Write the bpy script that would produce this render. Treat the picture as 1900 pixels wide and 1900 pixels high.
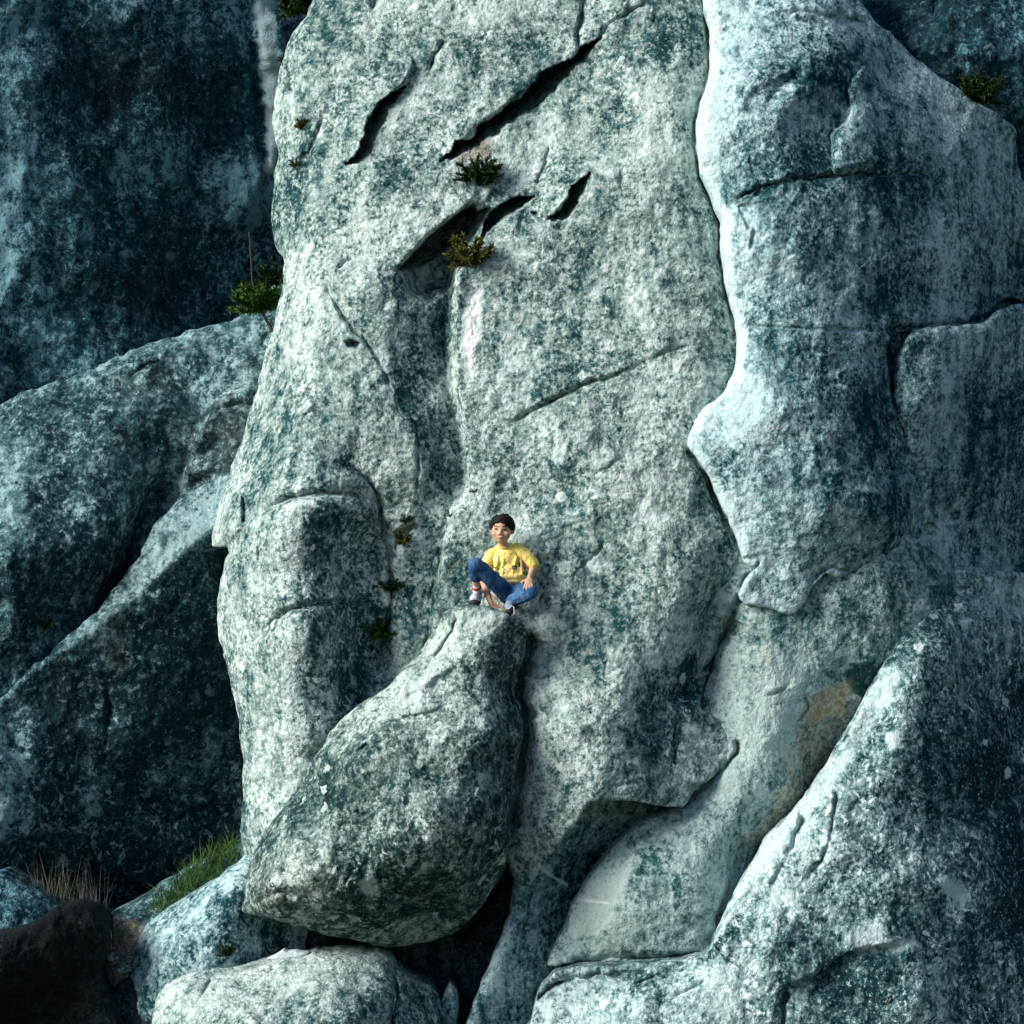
import bpy, math, random
import numpy as np
from mathutils import Vector, Matrix

# ------------------------------------------------------------------ clear
for o in list(bpy.data.objects):
    bpy.data.objects.remove(o, do_unlink=True)
scene = bpy.context.scene
COL = scene.collection
S = 0.0042            # metres for one unit of the survey grid (1900 units across the view at the sitter)
D = 26.0              # camera distance from the sitter's rock face
ZC = 4.3              # camera height above the bottom of the cliff

# ------------------------------------------------------------------ camera
cam_d = bpy.data.cameras.new("camera")
cam = bpy.data.objects.new("camera", cam_d)
COL.objects.link(cam)
cam.location = (0, -D, ZC)
cam.rotation_euler = (math.radians(90), 0, 0)
cam_d.sensor_width = 36
cam_d.lens = 36 * D / (1900 * S)
cam_d.clip_end = 2000
scene.camera = cam

# ------------------------------------------------------------------ sky and sun
SUN = Vector((-0.80, -0.37, 0.47)).normalized()
elev = math.asin(SUN.z)
rot = math.atan2(SUN.x, SUN.y)
world = bpy.data.worlds.new("World")
scene.world = world
world.use_nodes = True
wn = world.node_tree.nodes
wl = world.node_tree.links
wn.clear()
sky = wn.new("ShaderNodeTexSky")
sky.sky_type = 'NISHITA'
sky.sun_disc = False
sky.sun_elevation = elev
sky.sun_rotation = rot
sky.air_density = 1.0
sky.dust_density = 0.4
sky.ozone_density = 1.6
bg = wn.new("ShaderNodeBackground")
bg.inputs[1].default_value = 0.07
wo = wn.new("ShaderNodeOutputWorld")
wl.new(sky.outputs[0], bg.inputs[0])
wl.new(bg.outputs[0], wo.inputs[0])
sun_d = bpy.data.lights.new("sun", 'SUN')
sun_d.energy = 4.0
sun_d.angle = math.radians(30)
sun_d.color = (1.0, 0.96, 0.88)
sun = bpy.data.objects.new("sun", sun_d)
COL.objects.link(sun)
sun.rotation_euler = SUN.to_track_quat('Z', 'Y').to_euler()
sun.location = SUN * 30

vs = scene.view_settings
vs.view_transform = 'Standard'
vs.look = 'None'
vs.exposure = 0.66
vs.gamma = 1.0
vs.use_curve_mapping = False
scene.render.engine = 'CYCLES'
scene.cycles.max_bounces = 4
scene.cycles.diffuse_bounces = 3
scene.render.resolution_x = 1024
scene.render.resolution_y = 1024

# ------------------------------------------------------------------ helpers
def P(u, v, h=0.0):
    """survey grid (u right, v down, h towards the viewer) -> world metres"""
    d = h * S
    k = (D - d) / D
    return Vector(((u - 950) * S * k, -d, (950 - v) * S * k + ZC))

def tag(o, label=None, cat=None, group=None, kind=None):
    if label: o['label'] = label
    if cat: o['category'] = cat
    if group: o['group'] = group
    if kind: o['kind'] = kind
    return o

def empty(name, loc):
    o = bpy.data.objects.new(name, None)
    o.empty_display_size = 0.1
    o.location = loc
    COL.objects.link(o)
    return o

def link(name, me, mat, parent=None):
    o = bpy.data.objects.new(name, me)
    COL.objects.link(o)
    if mat is not None:
        me.materials.append(mat)
    if parent is not None:
        o.parent = parent
        o.matrix_parent_inverse = Matrix.Translation(-parent.location)
    return o

_rng = np.random.RandomState(7)
_perm = _rng.permutation(1024).astype(np.int64)
_ang = _rng.rand(1024) * 2 * np.pi
_gx = np.cos(_ang).astype(np.float32)
_gy = np.sin(_ang).astype(np.float32)

def gnoise(x, y, seed=0):
    x = np.asarray(x, np.float32) + seed * 17.31
    y = np.asarray(y, np.float32) + seed * 9.77
    xi = np.floor(x).astype(np.int64); yi = np.floor(y).astype(np.int64)
    xf = x - xi; yf = y - yi
    def g(ix, iy, dx, dy):
        k = _perm[(_perm[ix & 1023] + iy) & 1023]
        return _gx[k] * dx + _gy[k] * dy
    a = g(xi, yi, xf, yf); b = g(xi + 1, yi, xf - 1, yf)
    c = g(xi, yi + 1, xf, yf - 1); d = g(xi + 1, yi + 1, xf - 1, yf - 1)
    sx = xf * xf * xf * (xf * (xf * 6 - 15) + 10); sy = yf * yf * yf * (yf * (yf * 6 - 15) + 10)
    return (a + (b - a) * sx) * (1 - sy) + (c + (d - c) * sx) * sy * 1.0

def fbm(x, y, scale, octv=4, seed=0, gain=0.5):
    t = 0; a = 1.0; f = 1.0 / scale
    for i in range(octv):
        t = t + a * gnoise(x * f, y * f, seed + i * 3)
        a *= gain; f *= 2.03
    return t

_rv = (_rng.rand(1024) * 2 - 1).astype(np.float32)
def facet(x, y, L, seed=0, ang=0.4):
    """flat triangular planes meeting at creases, like broken granite"""
    ca, sa = math.cos(ang + seed), math.sin(ang + seed)
    X = (x * ca + y * sa) / L + seed * 3.7; Y = (-x * sa + y * ca) / L
    s_ = (X + Y) * 0.366
    X = X + s_; Y = Y + s_
    xi = np.floor(X).astype(np.int64); yi = np.floor(Y).astype(np.int64)
    fx = X - xi; fy = Y - yi
    def hv(ix, iy): return _rv[_perm[(_perm[ix & 1023] + iy) & 1023]]
    h00 = hv(xi, yi); h11 = hv(xi + 1, yi + 1)
    up = fx > fy
    hb = np.where(up, hv(xi + 1, yi), hv(xi, yi + 1))
    a = np.where(up, fx, fy); b = np.where(up, fy, fx)
    return h00 + a * (hb - h00) + b * (h11 - hb)

def sstep(a, b, x):
    t = np.clip((x - a) / (b - a + 1e-9), 0, 1)
    return t * t * (3 - 2 * t)

def rough(pts, seg=10.0, amp=2.0, seed=0, closed=False, smooth=True):
    """resample a hand-placed line and give it a natural wobble"""
    p = np.array(pts, float)
    n = len(p)
    out = []
    rngn = n if closed else n - 1
    for i in range(rngn):
        p1 = p[i]; p2 = p[(i + 1) % n]
        p0 = p[(i - 1) % n] if (closed or i > 0) else p1 * 2 - p2
        p3 = p[(i + 2) % n] if (closed or i < n - 2) else p2 * 2 - p1
        L = np.hypot(*(p2 - p1)); m = max(1, int(L / seg))
        for k in range(m):
            t = k / m
            if smooth and L < 260:
                q = 0.5 * ((2 * p1) + (-p0 + p2) * t + (2 * p0 - 5 * p1 + 4 * p2 - p3) * t * t + (-p0 + 3 * p1 - 3 * p2 + p3) * t ** 3)
                q = 0.6 * q + 0.4 * (p1 + (p2 - p1) * t)
            else:
                q = p1 + (p2 - p1) * t
            out.append(q)
    if not closed: out.append(p[-1])
    out = np.array(out)
    if amp > 0:
        nx = fbm(out[:, 0], out[:, 1], 34, 3, seed + 50) * amp * 1.6
        ny = fbm(out[:, 0], out[:, 1], 34, 3, seed + 80) * amp * 1.6
        nx = nx + fbm(out[:, 0], out[:, 1], 11, 2, seed + 51) * amp * 0.9
        ny = ny + fbm(out[:, 0], out[:, 1], 11, 2, seed + 81) * amp * 0.9
        out = out + np.stack([nx, ny], 1)
    return out

def seg_field(U, V, pts, closed=False):
    """distance, nearest point, along-parameter, side (>0: right hand of travel on the grid, i.e. below a line drawn left->right), inside"""
    shp = U.shape
    Uf = U.ravel().astype(np.float32); Vf = V.ravel().astype(np.float32)
    p = np.asarray(pts, np.float32)
    n = len(p)
    segs = n if closed else n - 1
    A = p[:segs]; B = np.roll(p, -1, 0)[:segs]
    dx = (B - A)[:, 0]; dy = (B - A)[:, 1]
    L = np.hypot(dx, dy); l2 = L * L + 1e-9
    cum = np.concatenate([[0], np.cumsum(L)]).astype(np.float32); tot = cum[-1] + 1e-6
    N = Uf.size
    # coarse tiles: candidate segments per tile
    ny, nx = shp
    T = 24
    D_ = np.empty(shp, np.float32); NX = np.empty(shp, np.float32); NY = np.empty(shp, np.float32); TT = np.empty(shp, np.float32); SD = np.empty(shp, np.float32)
    for i0 in range(0, ny, T):
        for j0 in range(0, nx, T):
            sl = (slice(i0, i0 + T), slice(j0, j0 + T))
            u = U[sl].astype(np.float32); v = V[sl].astype(np.float32)
            cu = u.mean(); cv = v.mean()
            rad = math.hypot(float(u.max() - u.min()), float(v.max() - v.min())) * 0.5 + 1e-3
            t = np.clip(((cu - A[:, 0]) * dx + (cv - A[:, 1]) * dy) / l2, 0, 1)
            d = np.hypot(cu - A[:, 0] - t * dx, cv - A[:, 1] - t * dy)
            cand = np.nonzero(d <= d.min() + 2 * rad)[0]
            if len(cand) > 40 and d.min() > 60:
                cand = cand[::3]
            uu = u.ravel()[:, None]; vv = v.ravel()[:, None]
            rx = uu - A[cand, 0]; ry = vv - A[cand, 1]
            t = np.clip((rx * dx[cand] + ry * dy[cand]) / l2[cand], 0, 1)
            qx = rx - t * dx[cand]; qy = ry - t * dy[cand]
            d2 = qx * qx + qy * qy
            k = d2.argmin(1); ar = np.arange(len(k)); ck = cand[k]
            D_[sl] = np.sqrt(d2[ar, k]).reshape(u.shape)
            tk = t[ar, k]
            NX[sl] = (A[ck, 0] + tk * dx[ck]).reshape(u.shape); NY[sl] = (A[ck, 1] + tk * dy[ck]).reshape(u.shape)
            TT[sl] = ((cum[ck] + tk * L[ck]) / tot).reshape(u.shape)
            SD[sl] = np.sign(dx[ck] * ry[ar, k] - dy[ck] * rx[ar, k]).reshape(u.shape)
    ins = np.zeros(shp, bool)
    if closed:
        # row scan: crossings per grid row (rows of a grid share v except snapped ones, so test per vertex near rows)
        vmin = V.min(1); vmax = V.max(1)
        for i in range(segs):
            ay, by = A[i, 1], B[i, 1]
            if ay == by: continue
            lo, hi = (ay, by) if ay < by else (by, ay)
            rows = np.nonzero((vmax >= lo) & (vmin <= hi))[0]
            if len(rows) == 0: continue
            a, b = rows[0], rows[-1] + 1
            Vr = V[a:b]
            xc = dx[i] * (Vr - ay) / (by - ay) + A[i, 0]
            ins[a:b] ^= ((ay > Vr) != (by > Vr)) & (U[a:b] < xc)
    return D_, NX, NY, TT, SD, ins

def tps(ctrl, U, V):
    c = np.array(ctrl, float)
    x = c[:, 0] / 500; y = c[:, 1] / 500; h = c[:, 2]
    n = len(c)
    def phi(r2): return 0.5 * r2 * np.log(r2 + 1e-12)
    K = phi((x[:, None] - x) ** 2 + (y[:, None] - y) ** 2) + np.eye(n) * 0.002
    A = np.zeros((n + 3, n + 3)); A[:n, :n] = K
    A[:n, n] = 1; A[:n, n + 1] = x; A[:n, n + 2] = y
    A[n, :n] = 1; A[n + 1, :n] = x; A[n + 2, :n] = y
    w = np.linalg.solve(A, np.concatenate([h, [0, 0, 0]]))
    g = 9.0
    u0, v0 = U.min() - g, V.min() - g
    cu = np.arange(u0, U.max() + 2 * g, g); cv = np.arange(v0, V.max() + 2 * g, g)
    CU, CV = np.meshgrid(cu / 500, cv / 500)
    H = w[n] + w[n + 1] * CU + w[n + 2] * CV
    for i in range(n):
        H = H + w[i] * phi((CU - x[i]) ** 2 + (CV - y[i]) ** 2)
    fx = (U - u0) / g; fy = (V - v0) / g
    ix = fx.astype(np.int64); iy = fy.astype(np.int64)
    fx = fx - ix; fy = fy - iy
    def at(a, b): return H[np.clip(b, 0, H.shape[0] - 1), np.clip(a, 0, H.shape[1] - 1)]
    def wts(f): return ((-f + 2 * f * f - f ** 3) / 2, (2 - 5 * f * f + 3 * f ** 3) / 2, (f + 4 * f * f - 3 * f ** 3) / 2, (f ** 3 - f * f) / 2)
    wx = wts(fx); wy = wts(fy)
    r = 0
    for b in range(4):
        row = 0
        for a in range(4):
            row = row + wx[a] * at(ix + a - 1, iy + b - 1)
        r = r + wy[b] * row
    return r.astype(np.float32)

ROCKS = {}
class Rock:
    """a rock body: its weathered front is sculpted as relief over its own outline, its flanks run back into the hill"""
    def __init__(s, outline, ctrl, step=2.3, R=30, amp=3.0, seed=0, grain=1.0, back=250, frame=None, smooth=True):
        s.seed = seed; s.step_ = step; s.back = back
        pl = rough(outline, 11, amp, seed, closed=True, smooth=smooth)
        s.pl = pl
        lo = pl.min(0) - step * 2; hi = pl.max(0) + step * 2
        us = np.arange(lo[0], hi[0], step); vs_ = np.arange(lo[1], hi[1], step)
        s.U, s.V = np.meshgrid(us, vs_)
        s.U = s.U.astype(np.float32); s.V = s.V.astype(np.float32)
        d, nx, ny, tt, sd, ins = seg_field(s.U, s.V, pl, True)
        s.sd = np.where(ins, d, -d)
        snap = np.abs(s.sd) < 0.62 * step
        s.gu = s.U.copy(); s.gv = s.V.copy()
        s.U = np.where(snap, nx, s.U); s.V = np.where(snap, ny, s.V)
        s.ok = (s.sd > 0) | snap
        s.H = tps(ctrl, s.U, s.V)
        if callable(R): R = np.maximum(R(s.U, s.V), 1.0)
        if np.max(R) > 0:
            q = np.clip(1 - np.maximum(s.sd, 0) / R, 0, 1)
            s.H -= R * (1 - np.sqrt(np.maximum(1 - q * q, 0)))
        s.pale = np.zeros_like(s.H); s.warm = np.zeros_like(s.H)
        if grain > 0:
            U, V = s.U, s.V
            wx = U + 20 * gnoise(U / 70, V / 70, seed + 11) + 5 * gnoise(U / 19, V / 19, seed + 13)
            wy = V + 20 * gnoise(U / 70, V / 70, seed + 12) + 5 * gnoise(U / 19, V / 19, seed + 14)
            s.H += grain * (9 * fbm(U, V, 190, 2, seed + 1) + 14 * facet(wx, wy, 150, seed % 7) + 6.5 * facet(wx, wy, 62, seed % 5 + 1)
                            + 3.0 * facet(wx, wy, 27, seed % 6 + 2) + 2.6 * fbm(wx, wy * 0.8, 48, 2, seed + 2)
                            + 2.4 * fbm(wx, wy, 15, 3, seed + 4, 0.62))

    def planes(s, *al):
        for amp, L, sd in al:
            wx = s.U + 14 * gnoise(s.U / 90, s.V / 90, sd + 3); wy = s.V + 14 * gnoise(s.U / 90, s.V / 90, sd + 4)
            s.H += amp * facet(wx, wy, L, sd)
        return s

    def at(s, u, v):
        i = int(round((v - s.gv[0, 0]) / s.step_)); j = int(round((u - s.gu[0, 0]) / s.step_))
        i = min(max(i, 0), s.H.shape[0] - 1); j = min(max(j, 0), s.H.shape[1] - 1)
        return float(s.H[i, j])

    def box(s, pts, m):
        p = np.asarray(pts, float)
        u0, v0 = p.min(0) - m; u1, v1 = p.max(0) + m
        st = s.step_
        i0 = max(0, int((v0 - s.gv[0, 0]) / st)); i1 = min(s.gv.shape[0], int((v1 - s.gv[0, 0]) / st) + 2)
        j0 = max(0, int((u0 - s.gu[0, 0]) / st)); j1 = min(s.gu.shape[1], int((u1 - s.gu[0, 0]) / st) + 2)
        return (slice(i0, max(i1, i0)), slice(j0, max(j1, j0)))

    def crack(s, pts, w=4, depth=14, amp=2.5, taper=0.12, lip=0.0):
        pl = rough(pts, 7, amp, s.seed + 5)
        b = s.box(pl, w * 6 + 4)
        if s.U[b].size == 0: return s
        d, _, _, t, side, _ = seg_field(s.U[b], s.V[b], pl)
        ta = sstep(0, taper, t) * sstep(0, taper, 1 - t) if taper > 0 else 1
        ln = float(np.hypot(*np.diff(pl, axis=0).T).sum())
        wv = w * (0.45 + 1.7 * np.abs(gnoise(t * ln / 38, t * 0 + 3.3, s.seed)))
        dv = 1.35 * depth * (0.65 + 1.1 * np.clip(gnoise(t * ln / 55, t * 0 + 8.1, s.seed) + 0.15, -0.4, 0.6))
        x = d / wv * np.where(side > 0, 1.25, 0.7)
        s.H[b] -= dv * (0.6 * np.exp(-x * 1.3) + 0.4 * np.exp(-x * x)) * (0.1 + 0.9 * ta)
        if lip: s.H[b] += lip * np.exp(-(d / (w * 3)) ** 2) * (side < 0) * ta
        return s

    def step(s, pts, amount, w=3, fall=60, amp=2.5, taper=0.15, sign=1):
        """the ground on the sign side of the line stands proud by amount, dying out over fall"""
        pl = rough(pts, 9, amp, s.seed + 5)
        b = s.box(pl, fall * 2.5)
        if s.U[b].size == 0: return s
        d, _, _, t, side, _ = seg_field(s.U[b], s.V[b], pl)
        x = d * side * sign
        ta = sstep(0, taper, t) * sstep(0, taper, 1 - t)
        s.H[b] += amount * sstep(-w, w, x) * np.exp(-(np.maximum(x, 0) / fall) ** 2) * ta
        return s

    def bevel(s, pts, slope, reach=120, sign=1, w=6):
        """ground on the sign side of the line falls away from it"""
        pl = rough(pts, 9, 3, s.seed + 5)
        b = (slice(None), slice(None))
        if s.U[b].size == 0: return s
        d, _, _, t, side, _ = seg_field(s.U[b], s.V[b], pl)
        x = d * side * sign
        s.H[b] -= slope * reach * (1 - np.exp(-np.maximum(x - w * 0.3, 0) / reach)) * sstep(0, 0.06, t) * sstep(0, 0.06, 1 - t)
        return s

    def carve(s, poly, depth, soft=4, amp=2.0, floor=None):
        pl = rough(poly, 7, amp, s.seed + 5, closed=True, smooth=False)
        b = s.box(pl, soft + 4)
        if s.U[b].size == 0: return s
        d, _, _, _, _, ins = seg_field(s.U[b], s.V[b], pl, True)
        x = np.where(ins, d, -d)
        s.H[b] -= depth * sstep(-soft * 0.3, soft, x)
        return s

    def vee(s, left, right, depth, r0=0.85, amp=2.5, f0=0.02, f1=0.25):
        """open corner between two lines: falls from the left line to its root next to the right line; lines run top to bottom"""
        a = rough(left, 5, amp, s.seed + 5); c = rough(right, 5, amp, s.seed + 6)
        m_ = 0.5 * (a[0] + c[0]) if np.hypot(*(a[0] - c[0])) < 14 else None
        if m_ is not None: a[0] = c[0] = m_
        poly = np.concatenate([a, c[::-1]])
        b = s.box(poly, 4)
        U, V = s.U[b], s.V[b]
        if U.size == 0: return s
        _, _, _, _, _, ins = seg_field(U, V, poly, True)
        dl, _, _, tl, _, _ = seg_field(U, V, a)
        dr, _, _, tr, _, _ = seg_field(U, V, c)
        r = dl / (dl + dr + 1e-6)
        prof = np.where(r < r0, (r / r0), (1 - r) / (1 - r0))
        t = 0.5 * (tl + tr)
        s.H[b] -= depth * prof * ins * sstep(0, f0, t) * sstep(0, f1, 1 - t)
        return s

    def slot(s, upper, lower, depth, amp=3.0, r0=0.93, f=0.1):
        """ledge-like overhang: deepest tight under the upper edge, running out to the lower edge"""
        return s.vee(lower, upper, depth, r0, amp=amp, f0=f, f1=f)

    def flakes(s, n, seed, amt=6.0, u=None, v=None, angs=(-0.75, -1.35, -0.35), lmin=30, lmax=110):
        """small broken edges following the joints of the rock"""
        rnd = random.Random(seed)
        u = u or (float(s.gu.min()), float(s.gu.max())); v = v or (float(s.gv.min()), float(s.gv.max()))
        for i in range(n):
            x = rnd.uniform(*u); y = rnd.uniform(*v)
            a = rnd.choice(angs) + rnd.gauss(0, 0.22); L = rnd.uniform(lmin, lmax)
            pts = [(x, y)]
            for k in range(rnd.randint(2, 4)):
                a2 = a + rnd.gauss(0, 0.42)
                x += math.cos(a2) * L / 3; y += math.sin(a2) * L / 3
                pts.append((x, y))
            s.step(pts, amt * rnd.uniform(0.5, 1.5), rnd.uniform(1.2, 3.0), rnd.uniform(18, 55), amp=2.5, taper=0.35, sign=rnd.choice((-1, -1, 1)))
            if rnd.random() < 0.35: s.crack(pts, rnd.uniform(2, 3.5), amt * rnd.uniform(0.6, 1.4), taper=0.3)
        return s

    def blob(s, u, v, ru, rv, dh, ang=0.0):
        m = max(ru, rv) * 2.4
        b = s.box([(u, v)], m)
        if s.U[b].size == 0: return s
        ca, sa = math.cos(ang), math.sin(ang)
        x = (s.U[b] - u) * ca + (s.V[b] - v) * sa; y = -(s.U[b] - u) * sa + (s.V[b] - v) * ca
        s.H[b] += dh * np.exp(-(x / ru) ** 2 - (y / rv) ** 2)
        return s

    def paint(s, poly, amount, soft=20, which='pale', amp=6):
        pl = rough(poly, 12, amp, s.seed + 9, closed=True)
        b = s.box(pl, soft + 6)
        if s.U[b].size == 0: return s
        d, _, _, _, _, ins = seg_field(s.U[b], s.V[b], pl, True)
        x = np.where(ins, d, -d) + soft * 1.2 * fbm(s.U[b], s.V[b], 26, 3, s.seed + 31)
        getattr(s, which)[b] += amount * sstep(-soft, soft, x)
        return s

    def build(s, name, mat, label=None, cat=None, group=None, kind=None, parent=None):
        ROCKS[name] = s
        ok = s.ok
        ny, nx = ok.shape
        k = (D - s.H * S) / D
        X = (s.U - 950) * S * k; Y = -s.H * S; Z = (950 - s.V) * S * k + ZC
        ids = -np.ones(ok.shape, np.int64)
        ids[ok] = np.arange(ok.sum())
        co = np.stack([X[ok], Y[ok], Z[ok]], 1).astype(np.float32)
        a = ids[:-1, :-1]; b = ids[:-1, 1:]; c = ids[1:, 1:]; d = ids[1:, :-1]
        cnt = (a >= 0).astype(int) + (b >= 0) + (c >= 0) + (d >= 0)
        q4 = cnt == 4
        quads = np.stack([a[q4], d[q4], c[q4], b[q4]], 1)
        tris = []
        q3 = cnt == 3
        A, B, C, Dd = a[q3], b[q3], c[q3], d[q3]
        arr = np.stack([A, Dd, C, B], 1)
        if len(arr):
            tris = arr[arr >= 0].reshape(-1, 3)
        else:
            tris = np.zeros((0, 3), np.int64)
        # flanks: border edges run straight back into the hill
        e = np.concatenate([quads[:, [0, 1]], quads[:, [1, 2]], quads[:, [2, 3]], quads[:, [3, 0]],
                            tris[:, [0, 1]], tris[:, [1, 2]], tris[:, [2, 0]]])
        n = len(co)
        key = e[:, 0] * n + e[:, 1]; rkey = e[:, 1] * n + e[:, 0]
        bord = e[~np.isin(key, rkey)]
        bv = np.unique(bord)
        mp = -np.ones(n, np.int64); mp[bv] = n + np.arange(len(bv))
        mid = co[bv].copy(); mid[:, 1] += np.minimum(s.back * 0.3, 60) * S
        bk = co[bv].copy(); bk[:, 1] += s.back * S
        cx = bk.mean(0)
        bk[:, 0] += (cx[0] - bk[:, 0]) * 0.05; bk[:, 2] += (cx[2] - bk[:, 2]) * 0.05
        nb = len(bv)
        co2 = np.concatenate([co, mid, bk])
        sk1 = np.stack([bord[:, 1], bord[:, 0], mp[bord[:, 0]], mp[bord[:, 1]]], 1)
        sk2 = np.stack([mp[bord[:, 1]], mp[bord[:, 0]], mp[bord[:, 0]] + nb, mp[bord[:, 1]] + nb], 1)
        quads = np.concatenate([quads, sk1, sk2])
        base = Vector((float(co[:, 0].mean()), float(co[:, 1].mean()), float(co[:, 2].min())))
        co2 = co2 - np.array(base, np.float32)
        me = bpy.data.meshes.new(name)
        nq, nt = len(quads), len(tris)
        me.vertices.add(len(co2)); me.vertices.foreach_set("co", co2.astype(np.float32).ravel())
        me.loops.add(nq * 4 + nt * 3)
        me.loops.foreach_set("vertex_index", np.concatenate([quads.ravel(), tris.ravel()]).astype(np.int32))
        me.polygons.add(nq + nt)
        ls = np.concatenate([np.arange(nq) * 4, nq * 4 + np.arange(nt) * 3]).astype(np.int32)
        me.polygons.foreach_set("loop_start", ls)
        me.polygons.foreach_set("use_smooth", np.ones(nq + nt, bool))
        me.update(calc_edges=True)
        for nm in ('pale', 'warm'):
            at = me.attributes.new(nm, 'FLOAT', 'POINT')
            f = getattr(s, nm)[ok]
            at.data.foreach_set("value", np.concatenate([f, f[bv], f[bv]]).astype(np.float32))
        o = link(name, me, mat, parent)
        o.location = base
        tag(o, label, cat, group, kind)
        return o

# ------------------------------------------------------------------ materials
class NT:
    def __init__(s, mat):
        mat.use_nodes = True
        s.t = mat.node_tree; s.t.nodes.clear()
    def n(s, ty, **kw):
        x = s.t.nodes.new(ty)
        for k, v in kw.items(): setattr(x, k, v)
        return x
    def l(s, a, b): s.t.links.new(a, b)
    def put(s, sock, val):
        if hasattr(val, 'links'): s.l(val, sock)
        else: sock.default_value = val
    def math(s, op, a, b=None, clamp=False):
        x = s.n("ShaderNodeMath", operation=op, use_clamp=clamp)
        s.put(x.inputs[0], a)
        if b is not None: s.put(x.inputs[1], b)
        return x.outputs[0]
    def mix(s, f, a, b, blend='MIX'):
        x = s.n("ShaderNodeMix", data_type='RGBA', blend_type=blend)
        s.put(x.inputs[0], f); s.put(x.inputs[6], a); s.put(x.inputs[7], b)
        return x.outputs[2]
    def noise(s, vec, scale, detail=4, rough=0.55, dist=0.0):
        x = s.n("ShaderNodeTexNoise")
        x.inputs['Scale'].default_value = scale; x.inputs['Detail'].default_value = detail
        x.inputs['Roughness'].default_value = rough; x.inputs['Distortion'].default_value = dist
        s.l(vec, x.inputs['Vector'])
        return x.outputs[0]
    def ramp(s, f, a, b):
        x = s.n("ShaderNodeMapRange", interpolation_type='SMOOTHSTEP')
        s.put(x.inputs[0], f)
        x.inputs[1].default_value = a; x.inputs[2].default_value = b
        return x.outputs[0]
    def attr(s, name):
        x = s.n("ShaderNodeAttribute", attribute_name=name)
        return x.outputs['Fac']

def c4(r, g, b): return (r, g, b, 1)

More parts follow.
